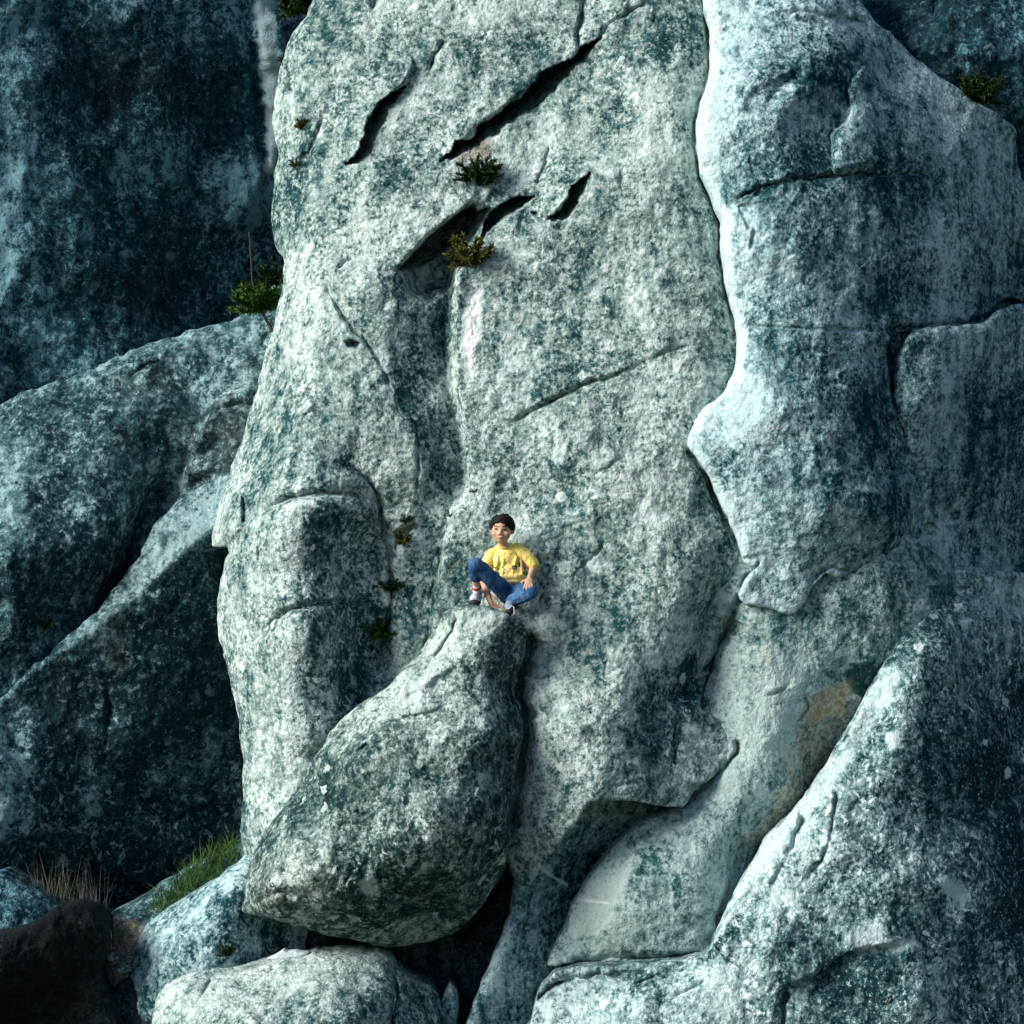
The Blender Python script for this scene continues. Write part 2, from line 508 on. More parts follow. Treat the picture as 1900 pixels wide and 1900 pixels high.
def rock_mat(name, light=(0.50, 0.52, 0.51), mid=(0.285, 0.325, 0.325), dark=(0.032, 0.062, 0.074), speck=0.5, lichen=0.5, bias=0.0, ox=0.0, coarse=1.0, ochre=0.25, white=(0.62, 0.70, 0.69), spots=0.7):
    m = bpy.data.materials.new(name)
    t = NT(m)
    geo = t.n("ShaderNodeNewGeometry")
    off = t.n("ShaderNodeVectorMath", operation='ADD'); off.inputs[1].default_value = (ox, ox * 0.7, -ox * 0.4)
    t.l(geo.outputs['Position'], off.inputs[0])
    p = off.outputs[0]
    pale = t.attr('pale'); warm = t.attr('warm')
    big = t.noise(p, 1.1, 2, 0.6)
    midn = t.noise(p, 12.0 * coarse, 4, 0.68)
    fine = t.noise(p, 31 * coarse, 3, 0.78)
    w1 = t.noise(p, 13 * coarse, 4, 0.70, 0.7)
    st = t.n("ShaderNodeMapping"); st.inputs['Scale'].default_value = (1.0, 1.0, 0.16); st.inputs['Rotation'].default_value = (0, math.radians(14), 0)
    t.l(p, st.inputs['Vector'])
    streak = t.noise(st.outputs[0], 7.5, 3, 0.6)
    amt = t.ramp(t.noise(p, 2.3, 2, 0.5), 0.34, 0.62)
    # overall tone value, mean 0.5
    v = t.math('MULTIPLY_ADD', big, 1.1); v.node.inputs[2].default_value = 0.5 - 0.5 * (1.1 + 0.95)
    v = t.math('ADD', v, t.math('MULTIPLY', streak, 0.95))
    v = t.math('ADD', v, t.math('MULTIPLY', t.math('SUBTRACT', midn, 0.5), 1.35))
    v = t.math('ADD', v, t.math('MULTIPLY', t.math('SUBTRACT', fine, 0.5), t.math('MULTIPLY_ADD', amt, 0.9)))
    v.node.inputs[1].links[0].from_node.inputs[1].links[0].from_node.inputs[2].default_value = 0.85
    v = t.math('ADD', v, t.math('MULTIPLY', pale, 0.24))
    v = t.math('ADD', v, bias)
    cr = t.n("ShaderNodeValToRGB")
    e = cr.color_ramp.elements
    e[0].position = 0.02; e[0].color = c4(*(q * 0.45 for q in dark))
    x = e.new(0.24); x.color = c4(*(q * 1.25 for q in dark))
    e[-1].position = 0.80; e[-1].color = c4(*light)
    x = e.new(0.40); x.color = c4(*(0.5 * mid[i] + 0.4 * dark[i] for i in range(3)))
    x = e.new(0.55); x.color = c4(*mid)
    t.l(v, cr.inputs[0])
    col = cr.outputs[0]
    # dark lichen grains, fewer on fresh rock and painted lit edges
    dm = t.ramp(t.math('ADD', w1, t.math('MULTIPLY', pale, 0.05)), 0.44, 0.34)
    dm2 = t.ramp(t.math('ADD', fine, t.math('MULTIPLY', pale, 0.05)), 0.44, 0.36)
    dk = t.math('MULTIPLY', t.math('MULTIPLY', t.math('MAXIMUM', dm, dm2), speck), t.math('MULTIPLY_ADD', amt, 0.65))
    dk.node.inputs[1].links[0].from_node.inputs[2].default_value = 0.4
    col = t.mix(dk, col, t.mix(midn, c4(dark[0] * 0.3, dark[1] * 0.3, dark[2] * 0.3), c4(dark[0] * 1.5, dark[1] * 1.5, dark[2] * 1.5)))
    # pale crustose lichen in small irregular rosettes
    wm = t.math('MULTIPLY', t.ramp(w1, 0.57, 0.63), t.ramp(big, 0.36, 0.58))
    wm2 = t.math('MULTIPLY', t.ramp(fine, 0.58, 0.68), 0.55)
    col = t.mix(t.math('MULTIPLY', t.math('MAXIMUM', wm, wm2), lichen), col, c4(*white))
    # separate round rosettes, some cells only
    vo = t.n("ShaderNodeTexVoronoi"); vo.inputs['Scale'].default_value = 5.2 * coarse
    t.l(p, vo.inputs['Vector'])
    sep = t.n("ShaderNodeSeparateColor"); t.l(vo.outputs['Color'], sep.inputs[0])
    dd = t.math('ADD', vo.outputs['Distance'], t.math('MULTIPLY', t.math('SUBTRACT', w1, 0.5), 0.9))
    lim = t.math('MULTIPLY', t.math('SUBTRACT', sep.outputs[0], 0.58), 0.62)
    ros = t.ramp(t.math('SUBTRACT', lim, dd), -0.01, 0.03)
    col = t.mix(t.math('MULTIPLY', ros, spots), col, c4(*white))
    # faint ochre growth
    o1 = t.math('MULTIPLY', t.ramp(midn, 0.52, 0.66), t.ramp(big, 0.6, 0.42))
    col = t.mix(t.math('MULTIPLY', o1, ochre), col, c4(0.30, 0.265, 0.16))
    # bare tan rock
    wmask = t.math('MULTIPLY', t.math('MULTIPLY', warm, t.ramp(midn, 0.25, 0.6)), 0.9, clamp=True)
    col = t.mix(wmask, col, t.mix(t.ramp(fine, 0.35, 0.65), c4(0.24, 0.18, 0.115), c4(0.47, 0.40, 0.30)))
    # fresh pale rock, and painted lit edges, where pale is strong
    fr = t.ramp(pale, 1.1, 2.2)
    col = t.mix(t.math('MULTIPLY', fr, 0.85), col, t.mix(midn, c4(0.35, 0.455, 0.47), c4(0.64, 0.73, 0.73)))
    col = t.mix(t.ramp(pale, 2.3, 3.1), col, t.mix(midn, c4(0.62, 0.68, 0.67), c4(0.86, 0.87, 0.85)))
    bs = t.n("ShaderNodeBsdfPrincipled")
    t.l(col, bs.inputs['Base Color'])
    bs.inputs['Roughness'].default_value = 0.93
    bs.inputs['Specular IOR Level'].default_value = 0.18
    hsum = t.noise(p, 27 * coarse, 2, 0.7)
    bp = t.n("ShaderNodeBump")
    bp.inputs['Strength'].default_value = 0.7
    bp.inputs['Distance'].default_value = 0.025
    t.l(hsum, bp.inputs['Height'])
    t.l(bp.outputs[0], bs.inputs['Normal'])
    out = t.n("ShaderNodeOutputMaterial")
    t.l(bs.outputs[0], out.inputs[0])
    return m

def simple_mat(name, col, rough_=0.8, var=0.25, scale=20, col2=None, bump=0.0, spec=0.3, trans=0.0):
    m = bpy.data.materials.new(name)
    t = NT(m)
    tc = t.n("ShaderNodeTexCoord")
    n = t.noise(tc.outputs['Object'], scale, 4, 0.6)
    c2 = col2 if col2 else tuple(x * (1 - var) for x in col)
    cc = t.mix(t.ramp(n, 0.32, 0.68), c4(*c2), c4(*col))
    bs = t.n("ShaderNodeBsdfPrincipled")
    t.l(cc, bs.inputs['Base Color'])
    bs.inputs['Roughness'].default_value = rough_
    bs.inputs['Specular IOR Level'].default_value = spec
    if bump:
        bp = t.n("ShaderNodeBump"); bp.inputs['Strength'].default_value = bump; bp.inputs['Distance'].default_value = 0.01
        t.l(n, bp.inputs['Height']); t.l(bp.outputs[0], bs.inputs['Normal'])
    out = t.n("ShaderNodeOutputMaterial")
    t.l(bs.outputs[0], out.inputs[0])
    return m

M_face = rock_mat("granite_face", light=(0.455, 0.54, 0.52), mid=(0.230, 0.315, 0.302), dark=(0.012, 0.054, 0.060), bias=0.035, lichen=0.62, speck=0.45, ochre=0.12, white=(0.70, 0.765, 0.74), spots=0.6)
M_butt = rock_mat("granite_blue_grey", light=(0.41, 0.54, 0.56), mid=(0.172, 0.288, 0.308), dark=(0.005, 0.043, 0.055), bias=0.03, lichen=0.45, speck=0.45, ox=3.1, ochre=0.05, spots=0.2)
M_slab = rock_mat("granite_smooth", light=(0.42, 0.535, 0.52), mid=(0.255, 0.365, 0.36), dark=(0.022, 0.082, 0.088), bias=0.06, lichen=0.45, speck=0.28, ox=5.3, ochre=0.10, spots=0.4)
M_boul = rock_mat("granite_dark_lichen", light=(0.39, 0.465, 0.445), mid=(0.155, 0.222, 0.210), dark=(0.010, 0.038, 0.040), bias=0.025, lichen=0.6, speck=0.62, ox=8.7, ochre=0.10, spots=0.55)
M_ridge = rock_mat("granite_white_lichen", light=(0.42, 0.54, 0.54), mid=(0.168, 0.270, 0.275), dark=(0.008, 0.041, 0.049), bias=0.0, lichen=0.95, speck=0.55, ox=12.2, ochre=0.05, white=(0.66, 0.765, 0.76))
M_back = rock_mat("granite_shaded_lichen", light=(0.12, 0.24, 0.29), mid=(0.017, 0.064, 0.084), dark=(0.0015, 0.016, 0.024), bias=-0.04, lichen=0.34, speck=0.7, ox=17.0, coarse=0.9, ochre=0.06, white=(0.33, 0.46, 0.50), spots=0.12)  # lichen tone, also darkened to deepen the shade on the far cliff
M_left = rock_mat("granite_left", light=(0.22, 0.345, 0.37), mid=(0.060, 0.128, 0.143), dark=(0.004, 0.025, 0.033), bias=-0.02, lichen=0.45, speck=0.65, ox=21.0, coarse=0.8, ochre=0.06, white=(0.44, 0.56, 0.58), spots=0.2)
M_dark = rock_mat("granite_shade_dark", light=(0.04, 0.062, 0.072), mid=(0.007, 0.016, 0.020), dark=(0.002, 0.006, 0.009), bias=-0.08, lichen=0.03, speck=0.7, ox=25.0, ochre=0.02)  # near-black tone stands in for deep shade

# ================================================================== SETTING
def ground():
    n = 60
    xs = np.sign(np.linspace(-1, 1, n)) * np.abs(np.linspace(-1, 1, n)) ** 3 * 600
    X, Y = np.meshgrid(xs, xs)
    Z = -0.25 + 0.5 * fbm(X, Y, 9, 2, 3) * np.exp(-np.hypot(X, Y) / 60) - 0.06 * np.clip(-Y, 0, 40)
    co = np.stack([X.ravel(), Y.ravel(), Z.ravel()], 1)
    f = [(j * n + i, j * n + i + 1, (j + 1) * n + i + 1, (j + 1) * n + i) for j in range(n - 1) for i in range(n - 1)]
    me = bpy.data.meshes.new("ground"); me.from_pydata(co.tolist(), [], f); me.update()
    o = link("ground", me, simple_mat("forest_floor", (0.09, 0.085, 0.05), 0.95, scale=1.2, col2=(0.035, 0.05, 0.02), bump=0.5))
    tag(o, "brown and green forest floor at the foot of the cliff", "ground", kind='structure')
ground()

# ---- the far cliff behind everything
r = Rock([(-1500, -1500), (3200, -1500), (3200, 2250), (-1500, 2250)],
         [(-1500, -1500, -1100), (-1500, 800, -520), (-200, -600, -640), (0, 0, -520), (0, 500, -470), (0, 900, -470), (300, 0, -640), (300, 500, -610), (460, 200, -740),
          (500, 600, -760), (700, 0, -820), (900, 900, -560), (1500, 900, -560), (1600, -100, -520), (1750, 50, -300), (1850, 150, -310), (2000, 0, -420), (1700, 400, -430), (2100, 900, -420), (3200, -1500, -1400), (3200, 1000, -900),
          (-1500, 2250, -480), (0, 1500, -480), (0, 2250, -430), (900, 2250, -430), (3200, 2250, -600), (900, -1500, -1500)],
         step=6.5, R=0, amp=0, seed=40, grain=1.9, back=300, smooth=False)
r.crack([(470, -200), (468, 0), (480, 120), (496, 230), (505, 330)], 12, 26, taper=0)
r.step([(462, -300), (464, 0), (478, 130), (494, 240), (505, 420)], 30, 5, 90, sign=-1)
r.paint([(466, -200), (502, -200), (516, 60), (530, 150), (530, 260), (500, 330), (488, 230), (476, 100)], 1.35, 7)
r.paint([(466, -200), (502, -200), (516, 60), (530, 150), (530, 260), (500, 330), (488, 230), (476, 100)], 0.5, 14)
r.paint([(402, -120), (455, -120), (470, 100), (462, 200), (425, 120)], 0.9, 14)
r.paint([(-60, 20), (80, 0), (90, 200), (60, 420), (-60, 500)], 0.55, 40)
r.paint([(90, 20), (360, 10), (380, 200), (430, 560), (250, 600), (130, 330)], -0.5, 40)
r.paint([(380, 290), (500, 280), (500, 420), (390, 400)], 0.6, 30)
r.crack([(1737, -60), (1735, 0), (1728, 34)], 6, 30)
r.step([(1690, 95), (1705, 112), (1750, 135), (1790, 150), (1780, 105), (1790, 70)], 25, 6, 50)
r.crack([(1786, 105), (1784, 140), (1775, 162)], 6, 26)
r.build("cliff", M_back, "dark lichen-streaked cliff rising behind the pale rock faces", "cliff", kind='structure')

# ---- left slope slab
r = Rock([(-320, 960), (-150, 850), (0, 750), (60, 722), (130, 700), (210, 665), (300, 632), (400, 600), (470, 578), (530, 500), (640, 480), (660, 1250), (420, 1330), (100, 1420), (-320, 1560)],
         [(-320, 960, -420), (-300, 1300, -250), (0, 760, -440), (0, 900, -330), (0, 1100, -240), (130, 710, -450), (130, 850, -340), (120, 1050, -270), (300, 640, -480), (280, 800, -400),
          (240, 950, -370), (400, 610, -500), (400, 720, -440), (330, 860, -440), (300, 960, -460), (240, 1080, -420), (420, 900, -400), (480, 700, -430), (100, 1250, -330), (600, 700, -440), (600, 1200, -420), (-100, 1400, -260)],
         step=3.2, R=24, amp=5, seed=44, grain=1.3, back=350)
r.flakes(22, 10, 9.0)
r.carve([(262, 900), (300, 885), (325, 900), (310, 960), (285, 1030), (245, 1100), (150, 1190), (120, 1200), (180, 1110), (215, 1030), (235, 960)], 62, 38)
r.carve([(362, 815), (400, 790), (428, 806), (416, 845), (380, 862), (350, 850)], 30, 34)
r.carve([(350, 880), (400, 872), (400, 900), (356, 906)], 26, 16)
r.crack([(400, 760), (440, 752), (475, 750)], 8, 16)
r.crack([(240, 700), (270, 680), (300, 665)], 5, 14)
r.step([(320, 1010), (345, 870), (390, 760), (480, 690)], 26, 10, 80, sign=1)
r.paint([(-60, 800), (40, 800), (70, 870), (60, 1010), (0, 1060), (-60, 1000)], 0.9, 30)
r.paint([(20, 730), (330, 615), (480, 590), (480, 630), (330, 650), (60, 760)], 0.9, 18)
r.paint([(210, 700), (300, 680), (310, 720), (240, 740)], 0.25, 20, 'warm')
r.paint([(330, 800), (480, 660), (480, 900), (330, 1020)], 0.3, 40, 'warm')
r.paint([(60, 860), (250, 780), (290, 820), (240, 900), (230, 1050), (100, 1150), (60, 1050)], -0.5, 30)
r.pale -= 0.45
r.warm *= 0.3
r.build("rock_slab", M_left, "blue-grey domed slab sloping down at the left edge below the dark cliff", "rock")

# ---- lower left overhung rock
r = Rock([(-320, 1480), (-150, 1380), (0, 1296), (40, 1256), (100, 1202), (170, 1140), (222, 1080), (256, 1030), (290, 968), (345, 915), (470, 860), (640, 860), (640, 1800), (200, 1960), (-320, 1960)],
         [(-320, 1480, -200), (0, 1310, -230), (0, 1450, -190), (0, 1620, -230), (100, 1215, -250), (110, 1330, -240), (100, 1500, -250), (250, 1090, -290), (220, 1200, -260), (340, 1000, -310), (400, 1050, -320), (330, 1200, -300),
          (250, 1350, -280), (420, 1300, -360), (250, 1550, -350), (420, 1500, -400), (100, 1650, -340), (400, 1750, -420), (100, 1900, -340), (-300, 1900, -250), (600, 1000, -380), (600, 1700, -420)],
         step=3.0, R=12, amp=4, seed=47, grain=1.25, back=300)
r.flakes(26, 11, 9.0)
r.bevel([(-60, 1345), (20, 1285), (80, 1232), (150, 1186), (240, 1118), (330, 1036), (420, 950), (470, 900)], 0.75, 120, sign=-1)
r.bevel([(-60, 1345), (20, 1285), (80, 1232), (150, 1186), (240, 1118), (330, 1036), (420, 950), (470, 900)], 0.35, 90, sign=1)
r.carve([(372, 1022), (432, 1016), (440, 1060), (420, 1110), (395, 1070)], 60, 10)
r.crack([(200, 1260), (203, 1330), (190, 1400)], 8, 14)
r.crack([(280, 1170), (340, 1110), (380, 1060)], 7, 12)
r.crack([(300, 1440), (340, 1390), (390, 1350)], 7, 12)
r.paint([(170, 1150), (225, 1085), (290, 970), (420, 880), (440, 930), (335, 1040), (240, 1122), (110, 1218), (10, 1300)], 1.3, 9)
r.paint([(170, 1150), (225, 1085), (290, 970), (420, 880), (440, 930), (335, 1040), (240, 1122), (110, 1218)], 0.35, 9, 'warm')
r.paint([(185, 1170), (225, 1150), (232, 1230), (200, 1250)], 0.3, 22, 'warm')
r.paint([(-60, 1330), (60, 1290), (40, 1420), (20, 1540), (-60, 1560)], 1.1, 34)
r.paint([(300, 1380), (420, 1340), (430, 1500), (330, 1520)], 0.5, 40)
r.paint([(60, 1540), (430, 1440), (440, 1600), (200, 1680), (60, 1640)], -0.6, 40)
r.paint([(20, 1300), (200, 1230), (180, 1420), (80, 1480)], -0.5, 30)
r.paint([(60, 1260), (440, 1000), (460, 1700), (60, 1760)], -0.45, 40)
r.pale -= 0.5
r.warm *= 0.3
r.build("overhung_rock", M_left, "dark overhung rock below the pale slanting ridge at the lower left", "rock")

# ---- the block in the lower right wall: smooth pale slab
r = Rock([(1240, 1000), (1400, 960), (1640, 970), (1715, 1010), (1770, 1060), (1840, 1180), (1880, 1350), (1860, 1650), (1700, 1800), (1420, 1850), (1330, 1790), (1300, 1775), (1215, 1783), (1140, 1782), (1060, 1788), (1015, 1792), (1030, 1755), (1046, 1720), (1062, 1680), (1085, 1640),
          (1110, 1605), (1145, 1562), (1190, 1525), (1235, 1508), (1275, 1484), (1290, 1400), (1240, 1250)],
         [(1240, 1000, -60), (1400, 1110, -6), (1500, 1110, -8), (1320, 1230, -40), (1280, 1330, -35), (1380, 1250, -5), (1430, 1320, 6), (1370, 1420, 14), (1300, 1480, 10), (1450, 1450, 0), (1520, 1300, -36), (1590, 1290, -70), (1510, 1430, -70), (1440, 1560, -40), (1400, 1600, -20),
          (1265, 1497, 14), (1180, 1532, 20), (1100, 1620, 24), (1065, 1690, 26), (1030, 1760, 30), (1160, 1600, 54), (1120, 1700, 60), (1260, 1590, 74), (1330, 1560, 52), (1300, 1680, 84), (1200, 1750, 72), (1340, 1680, 55), (1100, 1770, 42),
          (1650, 1100, -20), (1640, 1220, -30), (1740, 1130, -70), (1730, 1020, -90), (1820, 1080, -190), (1900, 1100, -300), (1800, 1300, -160), (2100, 1200, -520), (1650, 1600, -140), (1900, 1600, -250)],
         step=2.4, R=8, amp=2.2, seed=52, grain=0.6, back=200)
r.flakes(16, 9, 4.0)
r.step([(1520, 1060), (1600, 1150), (1640, 1240)], 10, 10, 40)
r.crack([(1490, 1290), (1500, 1310), (1480, 1340)], 3, 6)
r.crack([(1400, 1062), (1388, 1085), (1350, 1160), (1318, 1235), (1290, 1290), (1268, 1330), (1258, 1390)], 12, 46, taper=0.05)
r.crack([(1368, 1372), (1366, 1396), (1332, 1436), (1290, 1472), (1262, 1500)], 5, 22, taper=0.05)
r.crack([(1060, 1790), (1140, 1778), (1220, 1779), (1305, 1770)], 7, 24, taper=0.05)
r.carve([(1345, 1560), (1365, 1540), (1385, 1560), (1372, 1640), (1350, 1690), (1330, 1730), (1325, 1700), (1345, 1640)], 26, 9)
r.step([(1195, 1540), (1165, 1600), (1150, 1650), (1130, 1700), (1090, 1760)], 8, 5, 60, sign=-1)
r.paint([(1080, 1660), (1130, 1590), (1185, 1540), (1180, 1600), (1150, 1660), (1125, 1720), (1060, 1735)], 1.15, 9)
r.paint([(1068, 1664), (1140, 1676), (1141, 1681), (1068, 1671)], 2.2, 3, amp=1)
r.paint([(1300, 1180), (1450, 1200), (1460, 1350), (1400, 1500), (1340, 1640), (1280, 1660), (1300, 1520), (1340, 1400)], 0.7, 40)
r.paint([(1410, 1180), (1430, 1180), (1440, 1300), (1425, 1340)], 0.35, 10, 'warm')
r.paint([(1500, 1300), (1540, 1275), (1580, 1262), (1575, 1310), (1520, 1335), (1490, 1345)], 1.25, 8, 'warm')
r.paint([(1500, 1300), (1540, 1275), (1580, 1262), (1575, 1310), (1520, 1330), (1490, 1325)], 0.8, 8)
r.paint([(1490, 1345), (1580, 1310), (1540, 1420), (1480, 1510), (1400, 1580), (1390, 1560), (1450, 1460), (1465, 1390)], 0.7, 16, 'warm')
r.paint([(1490, 1345), (1580, 1310), (1540, 1420), (1480, 1510), (1400, 1580), (1390, 1560), (1450, 1460), (1465, 1390)], -0.9, 16)  # shade of the trough painted into the tone
r.paint([(1570, 1245), (1600, 1228), (1645, 1232), (1640, 1262), (1605, 1290), (1575, 1282)], -2.2, 5, amp=3)
r.paint([(1540, 1090), (1720, 1030), (1830, 1100), (1840, 1240), (1650, 1240), (1600, 1200)], -0.75, 40)
r.build("pale_slab", M_slab, "smooth pale slab running down between the central face and the right-hand ridge", "rock")

# ---- rock wedge in the shadow under the central face
r = Rock([(930, 1560), (960, 1540), (1080, 1440), (1280, 1440), (1310, 1520), (1200, 1600), (1130, 1700), (1060, 1800), (1020, 1990), (846, 1990), (866, 1900), (890, 1835), (916, 1770), (944, 1700), (950, 1640)],
         [(880, 1560, -20), (990, 1620, 0), (1085, 1480, 8), (1270, 1460, -70), (1265, 1500, -85), (1120, 1500, -10), (1180, 1540, -70), (1060, 1580, -10), (1110, 1620, -100), (1040, 1700, -60), (1060, 1740, -70), (980, 1700, 6), (950, 1780, 16), (1010, 1800, -40), (930, 1880, 26), (990, 1880, -20), (1000, 1990, -20), (900, 1990, 30)],
         step=2.6, R=22, amp=3, seed=57, grain=0.45, back=160)
r.blob(962, 1600, 20, 34, 26, 0.3)
r.step([(948, 1560), (985, 1590), (982, 1640), (970, 1670)], 14, 4, 26, sign=1)
r.crack([(1000, 1640), (978, 1700), (960, 1780)], 5, 14)
r.paint([(1005, 1610), (1055, 1640), (1054, 1646), (1004, 1616)], 2.2, 2.5, amp=1)
r.paint([(1000, 1620), (1050, 1640), (1040, 1690), (990, 1690)], 0.7, 14)
r.pale -= 0.25  # whole wedge darkened to deepen the shade under the lip
r.build("rock_wedge", M_butt, "smooth shaded wedge of rock under the central face's lower lip, with a thin white vein", "rock")

# ---- THE CENTRAL FACE
out = [(600, -160), (580, 0), (545, 60), (522, 120), (512, 165), (505, 215), (515, 280), (508, 350), (502, 410), (512, 455), (528, 490), (520, 545), (508, 600), (492, 660), (478, 715), (462, 770), (448, 820), (430, 865), (412, 920), (400, 965), (393, 996), (393, 1014), (407, 1016), (421, 1013), (424, 1026),
       (410, 1065), (404, 1110), (405, 1170), (418, 1225), (432, 1285), (444, 1350), (450, 1400), (452, 1480), (448, 1560), (480, 1620), (700, 1570), (900, 1570), (940, 1600), (962, 1636), (986, 1642), (1010, 1602), (1035, 1568), (1062, 1535), (1098, 1490), (1140, 1484), (1180, 1488), (1225, 1496), (1264, 1497),
       (1290, 1468), (1330, 1432), (1358, 1404), (1366, 1380), (1335, 1340), (1300, 1310), (1315, 1250), (1345, 1185), (1390, 1100), (1470, 1000), (1470, 700), (1470, 300), (1420, -160)]
ctrl = [(480, -100, -420), (600, -100, -350), (900, -100, -280), (1200, -100, -262), (1420, -100, -300),
        (500, 120, -330), (580, 120, -250), (700, 120, -222), (900, 120, -205), (1100, 120, -190), (1250, 120, -165), (1340, 120, -215), (1450, 120, -300),
        (500, 300, -290), (570, 300, -200), (700, 300, -160), (900, 300, -150), (1100, 300, -132), (1240, 300, -105), (1330, 300, -150), (1450, 300, -260),
        (500, 500, -230), (580, 500, -122), (700, 500, -92), (900, 500, -98), (1100, 500, -78), (1270, 500, -58), (1350, 500, -92),
        (490, 680, -210), (560, 680, -90), (700, 680, -55), (880, 680, -66), (1080, 680, -42), (1290, 680, -22), (1370, 680, -60),
        (440, 850, -180), (510, 850, -60), (640, 850, -14), (720, 850, -30), (880, 850, -34), (1080, 850, -8), (1260, 850, 10), (1350, 850, -36),
        (372, 1000, -170), (440, 1000, -50), (565, 990, 45), (640, 1010, -2), (700, 1010, -72), (735, 1020, -30), (800, 1020, -30), (880, 1030, -8), (1000, 1040, 0), (1150, 1040, 20), (1300, 1030, 26), (1370, 1040, -20),
        (400, 1200, -110), (470, 1180, 0), (565, 1180, 76), (640, 1190, 10), (705, 1200, -92), (740, 1200, -20), (800, 1180, -20), (900, 1200, 10), (1000, 1200, 44), (1150, 1200, 66), (1240, 1180, 56), (1330, 1160, -36),
        (430, 1380, -60), (500, 1380, 30), (575, 1370, 76), (680, 1380, -10), (960, 1350, 60), (1060, 1350, 110), (1160, 1330, 104), (1230, 1340, 46), (1280, 1380, 26), (1340, 1390, 18),
        (450, 1560, -30), (520, 1560, 60), (700, 1600, 0), (950, 1520, 60), (1000, 1530, 100), (1080, 1460, 126), (1200, 1460, 84), (1260, 1480, 50), (960, 1680, 20)]
r = Rock(out, ctrl, step=2.25, R=lambda U, V: 7 + 17 * sstep(900, 700, U), amp=3.0, seed=61, grain=0.85, back=260)
r.planes((9, 210, 1), (6, 95, 3))
r.flakes(40, 5, 4.5, u=(520, 1330), v=(0, 1450))
# open corner (chimney) under the roof
r.vee([(734, 502), (726, 560), (721, 640), (724, 715), (745, 750), (768, 790), (775, 850), (766, 920), (752, 980), (738, 1040), (732, 1110), (728, 1190), (715, 1260)],
      [(900, 398), (862, 470), (852, 540), (846, 620), (852, 700), (864, 780), (876, 860), (868, 915), (838, 970), (818, 1040), (800, 1110), (792, 1180), (770, 1240)], 60, 0.84, amp=4, f0=0.0, f1=0.72)
# dark roof of the corner
r.carve([(736, 502), (770, 466), (800, 436), (840, 405), (878, 379), (876, 396), (906, 388), (900, 408), (884, 440), (862, 462), (850, 500), (836, 530), (800, 560), (760, 540)], 80, 30, amp=3)
r.slot([(734, 504), (768, 466), (800, 434), (840, 403), (880, 377)], [(734, 504), (775, 500), (812, 478), (850, 450), (892, 410)], 170, amp=3, f=0.04)
r.slot([(888, 448), (896, 416), (916, 388), (948, 367), (994, 360)], [(888, 448), (906, 434), (928, 414), (950, 398), (994, 360)], 150, amp=4.5, f=0.06)
r.slot([(874, 398), (884, 391), (908, 386)], [(874, 398), (890, 404), (908, 386)], 40)
r.step([(736, 500), (800, 436), (878, 378), (905, 386)], 14, 3, 60, sign=-1)
# the long diagonal slot
r.slot([(812, 306), (836, 275), (878, 246), (902, 221), (955, 191), (978, 163), (1006, 137), (1060, 107), (1082, 83), (1116, 66)], [(812, 306), (850, 290), (884, 270), (922, 249), (962, 219), (1000, 195), (1036, 167), (1062, 131), (1100, 96), (1116, 66)], 190, amp=6.5, f=0.06)
r.step([(815, 302), (902, 222), (975, 166), (1060, 108), (1112, 70)], 16, 3, 70, sign=-1)
r.crack([(1085, -30), (1078, 30), (1070, 60), (1074, 92)], 4, 20)
r.crack([(1112, 70), (1130, 50), (1165, 25), (1200, 5)], 4, 12)
# lobed plate upper left
r.slot([(632, 302), (652, 296), (676, 256), (683, 216), (702, 189), (738, 166), (758, 150)], [(632, 302), (656, 312), (680, 290), (698, 260), (710, 234), (730, 204), (758, 150)], 170, amp=6, f=0.06)
r.step([(632, 300), (654, 304), (682, 256), (690, 212), (745, 160), (768, 120), (762, 95)], 24, 4, 90, sign=-1)
r.crack([(795, 135), (808, 105), (826, 72)], 5, 20)
r.crack([(690, 20), (697, 0), (706, -30)], 5, 20)
r.crack([(626, 500), (640, 486), (655, 476)], 5, 16)
# small flake
r.slot([(1016, 408), (1044, 382), (1058, 352), (1102, 312)], [(1016, 408), (1044, 406), (1068, 388), (1102, 312)], 95, amp=4.5, f=0.06)
r.crack([(984, 395), (1004, 401), (1020, 407)], 4, 18)
r.step([(985, 396), (1020, 406), (1060, 360), (1100, 314)], 12, 3, 40, sign=-1)
r.crack([(1020, 270), (1010, 310), (995, 345)], 4, 10)
# thin diagonal seam
r.crack([(955, 785), (985, 764), (1040, 736), (1085, 716), (1120, 703), (1165, 686)], 4.5, 17)
r.crack([(1165, 686), (1200, 668), (1280, 640)], 4, 5)
r.step([(930, 795), (985, 764), (1040, 736), (1110, 706), (1240, 655)], 7, 3, 50, sign=-1)
# pillar joints
r.crack([(600, 520), (640, 592), (672, 625), (694, 656), (712, 690), (728, 730)], 4.5, 13)
r.carve([(638, 634), (652, 628), (672, 636), (662, 645), (645, 644)], 26, 5)
r.crack([(728, 730), (748, 752), (770, 792), (776, 850), (768, 925)], 4, 9)
r.crack([(620, 858), (652, 868), (680, 888), (700, 920), (706, 955), (714, 1000), (722, 1040), (724, 1110), (712, 1180), (694, 1270)], 6, 24)
r.crack([(470, 962), (500, 942), (545, 922), (600, 914), (660, 920), (700, 930)], 8, 24, taper=0.2)
r.step([(470, 968), (510, 944), (580, 924), (700, 936)], 18, 8, 70)
r.crack([(470, 1190), (500, 1160), (540, 1132), (600, 1120), (700, 1112)], 7, 18)
r.crack([(447, 920), (452, 945), (450, 972)], 4, 28)
r.crack([(480, 1010), (482, 1050)], 4, 10)
r.crack([(500, 815), (520, 800), (570, 830)], 5, 5)
r.step([(430, 880), (455, 900), (450, 975), (420, 1015)], 12, 5, 50, sign=1)
r.crack([(835, 955), (815, 1040), (800, 1110), (792, 1190), (775, 1240)], 6, 20)
